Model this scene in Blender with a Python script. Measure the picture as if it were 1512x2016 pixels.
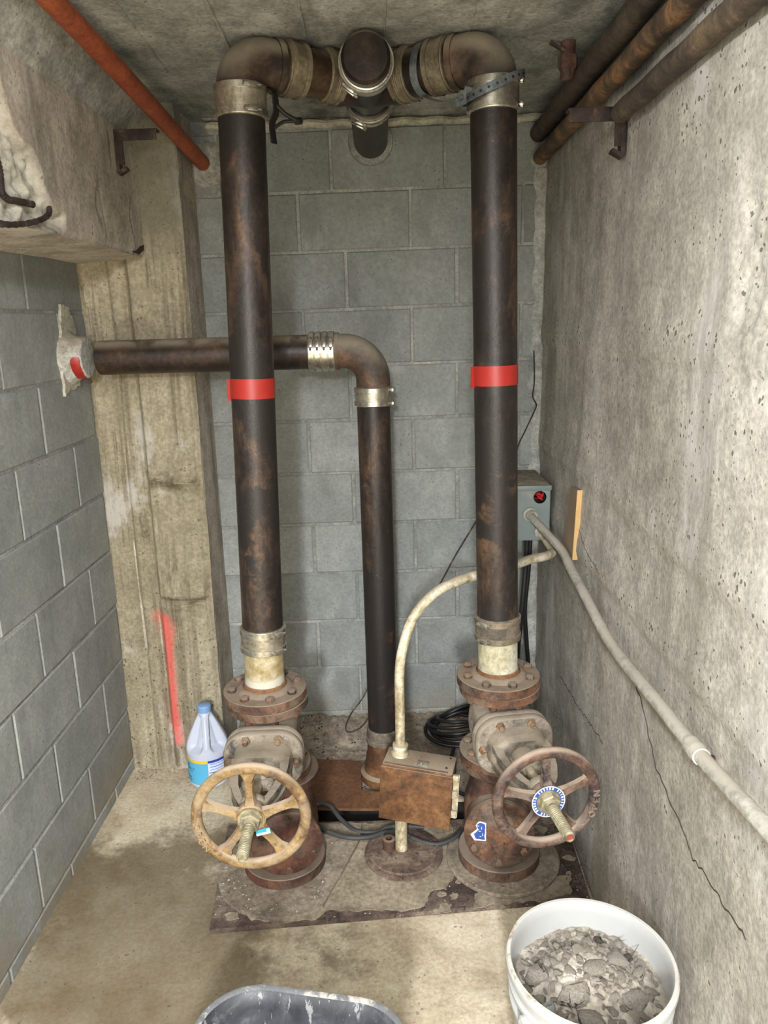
import bpy, bmesh, math, random
from math import sin, cos, pi, radians as R
from mathutils import Vector as V, Matrix as Mx, Quaternion, noise as NZ
from mathutils.geometry import tessellate_polygon

random.seed(7)
for o in list(bpy.data.objects): bpy.data.objects.remove(o)
SC = bpy.context.scene
COL = SC.collection

# ------------------------------------------------------------------ camera
CAM_H = 1.67
PITCH, YAW, ROLL = math.atan(376 / 1510.0), 0.0122, 0.025
cd = bpy.data.cameras.new('camera'); cam = bpy.data.objects.new('camera', cd); COL.objects.link(cam)
cd.sensor_fit = 'VERTICAL'; cd.sensor_height = 24.0; cd.lens = 24.0 * 1510.0 / 2016.0
cd.clip_start = 0.02; cd.clip_end = 50
_fw = V((-sin(YAW) * cos(PITCH), cos(YAW) * cos(PITCH), -sin(PITCH)))
_r0 = V((cos(YAW), sin(YAW), 0)); _u0 = _r0.cross(_fw)
_r = cos(ROLL) * _r0 - sin(ROLL) * _u0; _u = cos(ROLL) * _u0 + sin(ROLL) * _r0
cam.matrix_world = Mx(((_r.x, _u.x, -_fw.x, 0), (_r.y, _u.y, -_fw.y, 0), (_r.z, _u.z, -_fw.z, CAM_H), (0, 0, 0, 1)))
SC.camera = cam

# ------------------------------------------------------------------ world, lights, exposure
w = bpy.data.worlds.new('world'); SC.world = w; w.use_nodes = True
w.node_tree.nodes['Background'].inputs[0].default_value = (0.9, 0.95, 1.0, 1)
w.node_tree.nodes['Background'].inputs[1].default_value = 0.05
SC.view_settings.view_transform = 'Standard'; SC.view_settings.look = 'None'
SC.view_settings.gamma = 1.0; SC.view_settings.use_curve_mapping = False
SC.view_settings.exposure = 0.26
SC.cycles.max_bounces = 5; SC.cycles.diffuse_bounces = 3; SC.cycles.glossy_bounces = 2

LAMPS = [(V((-0.16, 0.68, 2.19)), 11), (V((-0.15, -0.75, 2.18)), 56), (V((-0.15, -2.3, 2.18)), 420)]      # fluorescent strips hung under the ceiling, above and behind the viewer
def area(name, loc, rot, sx, sy, power, col):
    l = bpy.data.lights.new(name, 'AREA'); l.shape = 'RECTANGLE'; l.size = sx; l.size_y = sy
    l.energy = power; l.color = col
    o = bpy.data.objects.new(name, l); o.location = loc; o.rotation_euler = rot; COL.objects.link(o); return o
for LP, PW in LAMPS:
    area('lamp_light_down', LP + V((0, 0, -0.035)), (0, 0, 0), 0.16, 1.15, PW, (0.97, 0.995, 1.05))
    for sd in ((-1, 1) if LP.y > 0 else ()): area('lamp_light_side', LP + V((sd * .06, 0, -0.01)), (0, -sd * pi / 2, 0), 0.06, 1.15, PW * .55, (0.97, 0.995, 1.05))

# ------------------------------------------------------------------ helpers: colour + nodes
def lin(c):
    c = c / 255.0
    return c / 12.92 if c <= 0.04045 else ((c + 0.055) / 1.055) ** 2.4
def rgb(r, g, b): return (lin(r), lin(g), lin(b), 1.0)

class NB:
    def __init__(s, name, vary=True):
        s.m = bpy.data.materials.new(name); s.m.use_nodes = True
        s.nt = s.m.node_tree; s.b = s.nt.nodes['Principled BSDF']
        tc = s.n('ShaderNodeTexCoord'); s.co = tc.outputs['Object']
        s.geo = s.n('ShaderNodeNewGeometry')
        oi = s.n('ShaderNodeObjectInfo'); s.rnd = oi.outputs['Random']
        if vary:
            mm = s.math('MULTIPLY', s.rnd, 37.0)
            va = s.n('ShaderNodeVectorMath'); va.operation = 'ADD'
            s.l(s.co, va.inputs[0]); s.l(mm, va.inputs[1]); s.co = va.outputs[0]
    def n(s, t): return s.nt.nodes.new(t)
    def l(s, a, b): s.nt.links.new(a, b)
    def put(s, sock, v):
        if isinstance(v, (int, float)): sock.default_value = v
        elif isinstance(v, (tuple, list)): sock.default_value = v
        else: s.l(v, sock)
    def math(s, op, a, b=0.0, clamp=False):
        n = s.n('ShaderNodeMath'); n.operation = op; n.use_clamp = clamp
        s.put(n.inputs[0], a); s.put(n.inputs[1], b); return n.outputs[0]
    def map(s, sc, loc=(0, 0, 0)):
        n = s.n('ShaderNodeMapping'); s.l(s.co, n.inputs['Vector'])
        n.inputs['Scale'].default_value = sc; n.inputs['Location'].default_value = loc; return n.outputs[0]
    def noise(s, scale, detail=5, rough=0.6, vec=None, dist=0.0):
        n = s.n('ShaderNodeTexNoise'); s.l(vec or s.co, n.inputs['Vector'])
        n.inputs['Scale'].default_value = scale; n.inputs['Detail'].default_value = detail
        n.inputs['Roughness'].default_value = rough; n.inputs['Distortion'].default_value = dist
        return n.outputs['Fac']
    def vor(s, scale, vec=None, rand=1.0):
        n = s.n('ShaderNodeTexVoronoi'); s.l(vec or s.co, n.inputs['Vector']); n.inputs['Scale'].default_value = scale
        n.inputs['Randomness'].default_value = rand; return n
    def ss(s, v, a, b):        # smooth step from a to b
        n = s.n('ShaderNodeMapRange'); n.interpolation_type = 'SMOOTHSTEP'; s.put(n.inputs[0], v)
        n.inputs[1].default_value = a; n.inputs[2].default_value = b; return n.outputs[0]
    def ramp(s, f, stops):
        n = s.n('ShaderNodeValToRGB'); s.l(f, n.inputs[0]); e = n.color_ramp.elements
        while len(e) < len(stops): e.new(0.5)
        for k, (p, c) in enumerate(stops): e[k].position = p; e[k].color = c
        return n.outputs[0]
    def mix(s, f, a, b, mode='MIX'):
        n = s.n('ShaderNodeMix'); n.data_type = 'RGBA'; n.blend_type = mode
        s.put(n.inputs[0], f); s.put(n.inputs[6], a); s.put(n.inputs[7], b); return n.outputs[2]
    def attr(s, name):
        n = s.n('ShaderNodeAttribute'); n.attribute_name = name; return n.outputs['Fac']
    def up(s):
        n = s.n('ShaderNodeSeparateXYZ'); s.l(s.geo.outputs['Normal'], n.inputs[0]); return n.outputs[2]
    def xyz(s):
        n = s.n('ShaderNodeSeparateXYZ'); s.l(s.geo.outputs['Position'], n.inputs[0]); return n.outputs
    def bump(s, h, strength=0.4, dist=0.004):
        n = s.n('ShaderNodeBump'); s.l(h, n.inputs['Height']); n.inputs['Strength'].default_value = strength
        n.inputs['Distance'].default_value = dist; s.l(n.outputs[0], s.b.inputs['Normal'])
    def done(s, col, rough=0.8, metal=0.0, spec=0.5):
        s.put(s.b.inputs['Base Color'], col); s.put(s.b.inputs['Roughness'], rough); s.put(s.b.inputs['Metallic'], metal)
        s.b.inputs['Specular IOR Level'].default_value = spec
        return s.m

def concrete(name, ca, cb, stain=None, streak=(9, 9, 0.7), st_amt=0.5, scale=2.2, pit=None, pit_amt=0.6, pit_scale=70,
             bump=0.45, vary=False, rnd_amt=0.0, extra=None, pit_thr=0.18, mott=0.5, speck=0.0, light=None, grain=0.5):
    nb = NB(name, vary)
    f = nb.noise(scale, 5, 0.66)
    col = nb.ramp(f, [(0.38, ca), (0.62, cb)])
    mid = nb.noise(13, 4, 0.72)
    fine = nb.noise(85, 2, 0.7)
    col = nb.mix(mott, col, nb.ramp(mid, [(0.36, (0.28, 0.28, 0.28, 1)), (0.64, (0.70, 0.70, 0.70, 1))]), 'OVERLAY')
    col = nb.mix(grain, col, nb.ramp(fine, [(0.36, (0.32, 0.32, 0.32, 1)), (0.64, (0.68, 0.68, 0.68, 1))]), 'OVERLAY')
    if light:
        col = nb.mix(nb.math('MULTIPLY', nb.ss(nb.noise(1.0, 5, 0.7, nb.map((3.2, 3.2, 1.3), (7, 3, 1))), .54, .66), .6), col, light)
    if stain:
        sv = nb.noise(1.0, 5, 0.68, nb.map(streak))
        sm = nb.math('MULTIPLY', nb.ss(sv, 0.46, 0.66), nb.ss(f, 0.40, 0.56))
        col = nb.mix(nb.math('MULTIPLY', sm, st_amt), col, stain)
    h = nb.math('ADD', nb.math('MULTIPLY', fine, 0.4), mid)
    if pit:
        dv = nb.n('ShaderNodeVectorMath'); dv.operation = 'ADD'; nb.l(nb.co, dv.inputs[0])
        nz = nb.n('ShaderNodeTexNoise'); nb.l(nb.co, nz.inputs['Vector']); nz.inputs['Scale'].default_value = pit_scale * .9; nz.inputs['Detail'].default_value = 2
        dm = nb.n('ShaderNodeVectorMath'); dm.operation = 'SCALE'; nb.l(nz.outputs['Color'], dm.inputs[0]); dm.inputs['Scale'].default_value = 1.1 / pit_scale
        nb.l(dm.outputs[0], dv.inputs[1])
        v = nb.vor(pit_scale, dv.outputs[0])
        d = nb.math('SUBTRACT', v.outputs['Distance'], nb.math('MULTIPLY', nb.ss(mid, 0.40, 0.66), pit_thr))
        pm = nb.math('SUBTRACT', 1.0, nb.ss(d, 0.02, 0.09))
        cs = nb.n('ShaderNodeSeparateXYZ'); nb.l(v.outputs['Color'], cs.inputs[0])
        pm = nb.math('MULTIPLY', pm, nb.ss(cs.outputs[0], 0.45, 0.6))
        if speck:
            v2 = nb.vor(pit_scale * 2.3, dv.outputs[0]); c2 = nb.n('ShaderNodeSeparateXYZ'); nb.l(v2.outputs['Color'], c2.inputs[0])
            p2 = nb.math('MULTIPLY', nb.math('SUBTRACT', 1.0, nb.ss(v2.outputs['Distance'], 0.10, 0.24)), nb.ss(c2.outputs[0], 1.0 - speck, 1.04 - speck))
            pm = nb.math('MAXIMUM', pm, p2)
        col = nb.mix(nb.math('MULTIPLY', pm, pit_amt), col, pit)
        h = nb.math('SUBTRACT', h, pm)
    if rnd_amt:
        k = nb.math('ADD', nb.math('MULTIPLY', nb.rnd, rnd_amt), 1.0 - rnd_amt / 2)
        vm = nb.n('ShaderNodeVectorMath'); vm.operation = 'SCALE'; nb.l(col, vm.inputs[0]); nb.l(k, vm.inputs['Scale']); col = vm.outputs[0]
    if extra: col = extra(nb, col)
    nb.bump(h, bump, 0.005)
    return nb.done(col, 0.9, 0, 0.25)

def metal(name, stops, scale=6, rough=0.6, metal=0.2, dust=None, dust_lo=0.25, dust_hi=0.85, spots=None, spot_scale=30, spot_lo=.56,
          stretch=(1, 1, 1), bump=0.3, detail=8, dust_noise=0.5, patch=None, patch_lo=0.56, patch_scale=3.0, side_dust=0.0, vary=True):
    nb = NB(name, vary)
    f = nb.noise(scale, min(detail, 6), 0.72, nb.map(stretch), 0.4)
    col = nb.ramp(f, [(0.5 + (p - 0.5) * 0.62, c) for p, c in stops])
    gr = nb.noise(70, 3, 0.75)
    col = nb.mix(0.55, col, nb.ramp(gr, [(0.36, (0.25, 0.25, 0.25, 1)), (0.64, (0.72, 0.72, 0.72, 1))]), 'OVERLAY')
    ro = nb.math('ADD', nb.math('MULTIPLY', f, 0.25), rough - 0.12)
    if patch:
        pf = nb.ss(nb.noise(patch_scale, 7, 0.7, None, 0.6), patch_lo, patch_lo + 0.06); col = nb.mix(pf, col, patch)
    if spots:
        sf = nb.ss(nb.noise(spot_scale, 5, 0.75), spot_lo, spot_lo + 0.1); col = nb.mix(sf, col, spots)
    mt = metal
    if dust:
        u = nb.ss(nb.up(), dust_lo, dust_hi)
        dn = nb.noise(9, 6, 0.7)
        u = nb.math('MULTIPLY', u, nb.ss(dn, 0.52 - dust_noise * 0.5, 0.60))
        if side_dust: u = nb.math('MAXIMUM', u, nb.math('MULTIPLY', nb.ss(nb.noise(11, 8, 0.75, None, .5), 0.44, 0.6), side_dust))
        col = nb.mix(u, col, dust); ro = nb.math('MAXIMUM', ro, nb.math('MULTIPLY', u, 0.92))
        mt = nb.math('MULTIPLY', nb.math('SUBTRACT', 1.0, u), metal)
    nb.bump(nb.math('ADD', gr, nb.math('MULTIPLY', f, 0.8)), bump, 0.003)
    return nb.done(col, ro, mt, 0.5)

def plain(name, c, rough=0.5, metal=0.0, var=0.12, scale=12, dirt=None, dirt_lo=0.6, bump=0.1, coat=0):
    nb = NB(name)
    f = nb.noise(scale, 6, 0.65)
    d = tuple(x * (1 - var) for x in c[:3]) + (1,); e = tuple(min(1, x * (1 + var)) for x in c[:3]) + (1,)
    col = nb.ramp(f, [(0.3, d), (0.7, e)])
    if dirt: col = nb.mix(nb.ss(nb.noise(scale * .6, 7, 0.72, None, .5), dirt_lo, dirt_lo + 0.12), col, dirt)
    nb.bump(f, bump, 0.002)
    return nb.done(col, rough, metal)

# ------------------------------------------------------------------ helpers: geometry
class G:
    def __init__(s): s.v = []; s.f = []; s.mi = []; s.cur = 0
    def add(s, vs, fs, M=None):
        b = len(s.v)
        s.v += [tuple(M @ V(p)) if M else tuple(p) for p in vs]
        s.f += [tuple(i + b for i in f) for f in fs]; s.mi += [s.cur] * len(fs); return s
    def box(s, c, size, rot=None, bev=0.0, M=None):
        x, y, z = size[0] / 2, size[1] / 2, size[2] / 2
        T = Mx.Translation(V(c)) @ (rot.to_4x4() if rot else Mx.Identity(4))
        if M: T = M @ T
        if bev <= 0:
            vs = [(sx * x, sy * y, sz * z) for sz in (-1, 1) for sx, sy in ((-1, -1), (1, -1), (1, 1), (-1, 1))]
            return s.add(vs, [(3, 2, 1, 0), (4, 5, 6, 7), (0, 1, 5, 4), (1, 2, 6, 5), (2, 3, 7, 6), (3, 0, 4, 7)], T)
        bm = bmesh.new(); bmesh.ops.create_cube(bm, size=1)
        for v in bm.verts: v.co = V((v.co.x * size[0], v.co.y * size[1], v.co.z * size[2]))
        bmesh.ops.bevel(bm, geom=list(bm.edges), offset=bev, segments=2, profile=0.5, affect='EDGES')
        return s.bm(bm, T)
    def bm(s, bm, T=None):
        bm.verts.index_update()
        s.add([tuple(v.co) for v in bm.verts], [tuple(v.index for v in f.verts) for f in bm.faces], T); bm.free(); return s
    def lathe(s, prof, seg=40, M=None, closed=False, a0=0.0, a1=2 * pi, cap=True):
        full = abs(a1 - a0 - 2 * pi) < 1e-6; n = seg if full else seg + 1
        vs = []; fs = []
        for (r, z) in prof:
            for k in range(n):
                a = a0 + (a1 - a0) * k / seg; vs.append((r * cos(a), r * sin(a), z))
        m = len(prof)
        for i in range(m if closed else m - 1):
            j = (i + 1) % m
            for k in range(seg):
                k2 = (k + 1) % n; fs.append((i * n + k, i * n + k2, j * n + k2, j * n + k))
        if full and not closed and cap:
            if prof[0][0] > 1e-6: fs.append(tuple(reversed(range(n))))
            if prof[-1][0] > 1e-6: fs.append(tuple((m - 1) * n + k for k in range(n)))
        return s.add(vs, fs, M)
    def tube(s, pts, r, seg=12, cap=True, rfun=None):
        pts = [V(p) for p in pts]; n = len(pts); tans = []
        for i in range(n):
            t = pts[min(i + 1, n - 1)] - pts[max(i - 1, 0)]; tans.append(t.normalized())
        ref = V((0, 0, 1)) if abs(tans[0].z) < 0.9 else V((1, 0, 0))
        nx = tans[0].cross(ref).normalized(); vs = []
        for i in range(n):
            if i: nx = (tans[i - 1].rotation_difference(tans[i]) @ nx); nx = (nx - tans[i] * nx.dot(tans[i])).normalized()
            ny = tans[i].cross(nx); rr_ = rfun(i / (n - 1)) * r if rfun else r
            for k in range(seg):
                a = 2 * pi * k / seg; vs.append(tuple(pts[i] + (nx * cos(a) + ny * sin(a)) * rr_))
        fs = [(i * seg + k, i * seg + (k + 1) % seg, (i + 1) * seg + (k + 1) % seg, (i + 1) * seg + k) for i in range(n - 1) for k in range(seg)]
        if cap: fs += [tuple(reversed(range(seg))), tuple((n - 1) * seg + k for k in range(seg))]
        return s.add(vs, fs)
    def loft(s, rings, cap0=True, cap1=True, M=None):
        n = len(rings[0]); vs = [p for r_ in rings for p in r_]; m = len(rings)
        fs = [(i * n + k, i * n + (k + 1) % n, (i + 1) * n + (k + 1) % n, (i + 1) * n + k) for i in range(m - 1) for k in range(n)]
        if cap0: fs.append(tuple(reversed(range(n))))
        if cap1: fs.append(tuple((m - 1) * n + k for k in range(n)))
        return s.add(vs, fs, M)
    def poly(s, pts, z0, z1, M=None, inset=0.0):        # any polygon extruded from z0 to z1
        n = len(pts); tr = tessellate_polygon([[V((p[0], p[1], 0)) for p in pts]])
        vs = [(p[0], p[1], z0) for p in pts] + [(p[0], p[1], z1) for p in pts]
        area2 = sum(pts[i][0] * pts[(i + 1) % n][1] - pts[(i + 1) % n][0] * pts[i][1] for i in range(n))
        fs = []
        for t in tr:
            a, b, c = t
            cr = (pts[b][0] - pts[a][0]) * (pts[c][1] - pts[a][1]) - (pts[c][0] - pts[a][0]) * (pts[b][1] - pts[a][1])
            if cr < 0: b, c = c, b
            fs.append((a + n, b + n, c + n)); fs.append((c, b, a))
        for k in range(n):
            k2 = (k + 1) % n
            fs.append((k, k2, k2 + n, k + n) if area2 > 0 else (k2, k, k + n, k2 + n))
        return s.add(vs, fs, M)
    def text(s, body, size, depth, M):
        cu = bpy.data.curves.new('txt', 'FONT'); cu.body = body; cu.size = size; cu.extrude = depth; cu.align_x = 'CENTER'; cu.align_y = 'CENTER'
        cu.resolution_u = 2
        o = bpy.data.objects.new('txt', cu); COL.objects.link(o)
        dg = bpy.context.evaluated_depsgraph_get(); dg.update(); ev = o.evaluated_get(dg); me = ev.to_mesh()
        s.add([tuple(v.co) for v in me.vertices], [tuple(p.vertices) for p in me.polygons], M)
        ev.to_mesh_clear(); bpy.data.objects.remove(o); bpy.data.curves.remove(cu); return s

def frame(p, d, xref=None):              # matrix whose z axis runs along d, origin p
    d = V(d).normalized(); x = V(xref) if xref else (V((1, 0, 0)) if abs(d.x) < 0.9 else V((0, 1, 0)))
    x = (x - d * x.dot(d)).normalized(); y = d.cross(x)
    return Mx(((x.x, y.x, d.x, p[0]), (x.y, y.y, d.y, p[1]), (x.z, y.z, d.z, p[2]), (0, 0, 0, 1)))

def wm(o):
    m = Mx.Identity(4)
    while o: m = o.matrix_basis @ m; o = o.parent
    return m

def obj(name, g, mat, parent=None, smooth=32, local=False, origin=None):
    me = bpy.data.meshes.new(name)
    vs = g.v
    if parent and not local:
        inv = wm(parent).inverted(); vs = [inv @ V(p) for p in vs]
    if origin is not None: vs = [V(p) - V(origin) for p in vs]
    me.from_pydata([tuple(p) for p in vs], [], g.f); me.update()
    for m in (mat if isinstance(mat, (list, tuple)) else [mat]): me.materials.append(m)
    if isinstance(mat, (list, tuple)): me.polygons.foreach_set('material_index', g.mi)
    if smooth:
        me.polygons.foreach_set('use_smooth', [True] * len(me.polygons)); me.set_sharp_from_angle(angle=R(smooth))
    o = bpy.data.objects.new(name, me); COL.objects.link(o)
    if origin is not None: o.location = origin
    if parent: o.parent = parent
    return o

def tag(o, label, cat, group=None, kind=None):
    if label: o['label'] = label
    if cat: o['category'] = cat
    if group: o['group'] = group
    if kind: o['kind'] = kind
    return o
def thing(name, label, cat, loc=(0, 0, 0), rz=0.0, group=None):
    o = bpy.data.objects.new(name, None); o.empty_display_size = 0.05; COL.objects.link(o)
    o.location = loc; o.rotation_euler = (0, 0, rz); return tag(o, label, cat, group)
def struct(o): o['kind'] = 'structure'; return o
def dup(o, parent=None):
    c = o.copy(); COL.objects.link(c)
    if parent: c.parent = parent
    for ch in list(o.children): dup(ch, c)
    return c

def smooth_path(pts, n=8):               # Catmull-Rom through the points
    P = [V(p) for p in pts]; P = [P[0] * 2 - P[1]] + P + [P[-1] * 2 - P[-2]]; out = []
    for i in range(1, len(P) - 2):
        for k in range(n):
            t = k / n; a, b, c, d = P[i - 1], P[i], P[i + 1], P[i + 2]
            out.append(0.5 * ((2 * b) + (c - a) * t + (2 * a - 5 * b + 4 * c - d) * t * t + (3 * b - a - 3 * c + d) * t ** 3))
    out.append(P[-2]); return out

def rrect(w_, h_, r_, n=6):
    pts = []
    for cx, cy, a0 in ((w_ / 2 - r_, h_ / 2 - r_, 0), (-w_ / 2 + r_, h_ / 2 - r_, pi / 2), (-w_ / 2 + r_, -h_ / 2 + r_, pi), (w_ / 2 - r_, -h_ / 2 + r_, 1.5 * pi)):
        for k in range(n + 1):
            a = a0 + pi / 2 * k / n; pts.append((cx + r_ * cos(a), cy + r_ * sin(a)))
    return pts
def ring3(w_, h_, r_, y, n=6, cx=0, cz=0): return [(cx + p[0], y, cz + p[1]) for p in rrect(w_, h_, r_, n)]
def fbm(x, y, z=0.0, o=4, h=1.0): return NZ.fractal(V((x, y, z)), h, 2.0, o)

def ragged(pts, step=.012, amp=.006, seed=0):
    out = []; n = len(pts)
    for i in range(n):
        a, b = V((*pts[i][:2], 0)), V((*pts[(i + 1) % n][:2], 0)); L = (b - a).length; k = max(1, int(L / step)); t_ = (b - a).normalized(); nr = V((-t_.y, t_.x, 0))
        for j in range(k):
            p = a + (b - a) * j / k; q_ = NZ.noise(V((p.x * 45, p.y * 45, seed))) * amp + NZ.noise(V((p.x * 150, p.y * 150, seed))) * amp * .5
            p = p + nr * q_; out.append((p.x, p.y))
    return out

# ------------------------------------------------------------------ materials
DUST = rgb(150, 137, 118)
def block_extra(nb, col):
    z = nb.xyz()[2]
    lowd = nb.math('MULTIPLY', nb.math('SUBTRACT', 1.0, nb.ss(z, .03, .30)), nb.ss(nb.noise(5, 4, .7), .38, .58))
    return nb.mix(nb.math('MULTIPLY', lowd, .55), col, rgb(136, 124, 100))
m_block = concrete('grey_painted_block', rgb(140, 143, 138), rgb(156, 158, 153), rgb(112, 114, 109), (5, 5, 2.0), 0.5, 3.5, rgb(56, 58, 55), 0.7, 95, 0.25, True, 0.13, pit_thr=.15, mott=.18, speck=.14, grain=.28, extra=block_extra)
m_mortar = concrete('block_mortar', rgb(134, 136, 129), rgb(164, 164, 156), None, pit=rgb(70, 70, 66), pit_scale=120, bump=.6)
m_right = concrete('poured_wall_concrete', rgb(152, 146, 134), rgb(184, 178, 166), rgb(118, 112, 102), (5, 5, 0.5), 0.6, 2.0, rgb(66, 58, 48), 0.75, 70, 0.55, pit_thr=.28, mott=.42, speck=.09, light=rgb(200, 197, 190))
m_ceil = concrete('ceiling_concrete', rgb(138, 138, 130), rgb(178, 177, 167), rgb(74, 75, 71), (3.2, 0.9, 3), 0.85, 2.5, rgb(58, 57, 52), 0.5, 60, 0.6, mott=.6)
def col_extra(nb, col):
    z = nb.xyz()[2]
    pit_low = nb.math('MULTIPLY', nb.ss(nb.math('SUBTRACT', 0.75, z), 0.0, 0.35), nb.ss(nb.math('SUBTRACT', 0.30, nb.vor(55, nb.map((1, 1, .7))).outputs['Distance']), 0.10, 0.16))
    col = nb.mix(nb.math('MULTIPLY', pit_low, .8), col, rgb(62, 56, 46))
    gr = nb.ss(nb.noise(1.0, 6, .7, nb.map((90, 90, 2.0))), .50, .70)
    gr = nb.math('MULTIPLY', gr, nb.ss(nb.noise(3.2, 3, .6, nb.map((2.2, 1, .8))), .46, .62))
    col = nb.mix(nb.math('MULTIPLY', gr, .7), col, rgb(84, 74, 56))
    col = nb.mix(nb.math('MULTIPLY', nb.attr('scar'), nb.ss(nb.noise(1.0, 5, .7, nb.map((14, 10, 60))), .36, .60)), col, rgb(88, 76, 56))
    wash = nb.ss(nb.noise(2.3, 6, .7, nb.map((1.6, 1, .9), (3, 0, 1.7))), .56, .66)
    col = nb.mix(nb.math('MULTIPLY', wash, .75), col, rgb(196, 192, 182))
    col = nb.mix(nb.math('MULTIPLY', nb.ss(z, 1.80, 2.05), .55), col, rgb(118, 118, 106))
    return nb.mix(nb.math('MULTIPLY', nb.attr('paint'), nb.math('ADD', nb.noise(40, 4, .7), .22, True)), col, rgb(232, 92, 86))
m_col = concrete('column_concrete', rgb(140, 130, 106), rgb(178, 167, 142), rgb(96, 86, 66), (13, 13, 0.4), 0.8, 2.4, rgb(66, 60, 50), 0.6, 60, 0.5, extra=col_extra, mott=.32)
def beam_extra(nb, col):
    a = nb.attr('spall')
    col = nb.mix(a, col, nb.ramp(nb.noise(38, 6, .7), [(.3, rgb(158, 150, 134)), (.52, rgb(205, 199, 182)), (.7, rgb(222, 217, 203))]))
    return nb.mix(nb.attr('rustmark'), col, rgb(78, 48, 36))
m_beam = concrete('beam_concrete', rgb(168, 158, 142), rgb(200, 190, 174), rgb(124, 118, 106), (5, 5, 0.8), 0.8, 2.6, rgb(66, 62, 54), 0.5, 55, 0.45, extra=beam_extra)
def floor_extra(nb, col):
    s1 = nb.ss(nb.noise(1.7, 6, .65, None, .5), .47, .66)
    col = nb.mix(nb.math('MULTIPLY', s1, .55), col, rgb(118, 99, 69))
    d = nb.n('ShaderNodeVectorMath'); d.operation = 'DISTANCE'; nb.l(nb.geo.outputs['Position'], d.inputs[0]); d.inputs[1].default_value = (-0.72, 1.84, 0)
    k = nb.math('SUBTRACT', d.outputs['Value'], nb.math('MULTIPLY', nb.noise(4, 5, .7), 1.1))
    st = nb.math('SUBTRACT', 1.0, nb.ss(k, -.22, .02))
    return nb.mix(nb.math('MULTIPLY', st, .72), col, rgb(86, 72, 48))
m_floor = concrete('stained_floor_concrete', rgb(190, 176, 149), rgb(212, 199, 172), rgb(146, 126, 96), (2.5, 2.5, 2.5), 0.4, 1.6, rgb(80, 66, 46), 0.5, 55, 0.3, extra=floor_extra, mott=.34)
m_pit = plain('pit_dark', rgb(40, 36, 32), 0.95)
m_dirt = concrete('loose_dirt', rgb(124, 112, 97), rgb(164, 151, 132), rgb(78, 67, 57), (14, 14, 14), .7, 9, rgb(44, 36, 30), .9, 80, 1.0, pit_thr=.35)
m_bead = concrete('white_mortar_bead', rgb(176, 172, 152), rgb(198, 194, 176), None, bump=.6)

IRON = [(0.30, rgb(30, 26, 24)), (0.50, rgb(52, 42, 35)), (0.62, rgb(68, 52, 40)), (0.78, rgb(94, 70, 50))]
m_pipe = metal('black_iron_pipe_with_rust', IRON, 5.5, 0.42, 0.35, rgb(140, 128, 110), 0.35, 0.9, rgb(96, 82, 66), 60, .66, (1, 1, 0.7), 0.22, dust_noise=.5)
m_pipe_v = metal('black_iron_riser_with_rust_bloom', [(0.34, rgb(40, 34, 31)), (0.49, rgb(57, 47, 41)), (0.60, rgb(74, 59, 48)), (0.74, rgb(100, 77, 56))], 9, 0.46, 0.3, None, spots=rgb(112, 96, 78), spot_scale=85, spot_lo=.64, stretch=(1.3, 1.3, .5), bump=.3, patch=rgb(46, 41, 38), patch_lo=.48, patch_scale=3.4, detail=12)
m_elbow = metal('dusty_cast_iron_elbow', [(0.34, rgb(40, 33, 29)), (0.56, rgb(80, 63, 50)), (0.74, rgb(104, 80, 60))], 7, .6, .15, rgb(142, 132, 115), -0.05, 0.55, rgb(66, 46, 34), 26, .6, bump=.3, dust_noise=.9)
m_rust = metal('rusted_iron_with_dust', [(0.30, rgb(60, 44, 35)), (0.5, rgb(92, 63, 46)), (0.68, rgb(120, 82, 56))], 8, .75, .08, rgb(142, 127, 109), .35, .85, rgb(56, 48, 44), 18, .56, bump=.5, dust_noise=.9, side_dust=.35)
m_rust_red = metal('dark_red_rust', [(0.30, rgb(46, 30, 24)), (0.5, rgb(74, 44, 32)), (0.7, rgb(98, 62, 43))], 8, .75, .05, rgb(124, 108, 91), .3, .8, rgb(48, 36, 30), 22, .56, bump=.45, dust_noise=.85, side_dust=.25)
m_valve = metal('dusty_grey_cast_valve', [(0.30, rgb(62, 60, 57)), (0.46, rgb(112, 104, 92)), (0.58, rgb(138, 127, 111)), (0.72, rgb(158, 148, 132))], 9, .8, .05, rgb(160, 147, 128), .0, .55, rgb(66, 58, 50), 15, .57, bump=.6, dust_noise=1.0, side_dust=.45)
m_whl_o = metal('worn_ochre_wheel_paint', [(0.3, rgb(92, 70, 46)), (0.5, rgb(134, 106, 63)), (0.68, rgb(152, 126, 84))], 12, .65, .05, rgb(172, 154, 130), .25, .9, rgb(92, 62, 44), 24, .57, bump=.4, dust_noise=.9, side_dust=.4)
m_whl_r = metal('rusted_wheel', [(0.32, rgb(42, 36, 40)), (0.5, rgb(82, 60, 50)), (0.68, rgb(116, 88, 68))], 10, .65, .1, rgb(166, 148, 128), .2, .9, rgb(134, 100, 60), 15, .60, bump=.5, dust_noise=.8, side_dust=.35)
m_bolt = metal('rusty_bolt', [(0.3, rgb(96, 72, 54)), (0.6, rgb(150, 122, 92))], 30, .6, .3, DUST, .4, .9, bump=.3)
m_stem = metal('greenish_brass_stem', [(0.3, rgb(110, 104, 78)), (0.6, rgb(160, 152, 122))], 20, .5, .35, rgb(178, 166, 140), .3, .9, bump=.2)
m_steel = metal('stainless_clamp_steel', [(0.3, rgb(176, 170, 156)), (0.7, rgb(206, 201, 188))], 9, .28, .9, rgb(150, 140, 122), .45, .95, bump=.08)
m_shield = metal('corrugated_stainless_shield', [(0.3, rgb(160, 150, 130)), (0.7, rgb(196, 188, 170))], 9, .38, .75, bump=.1)
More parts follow.
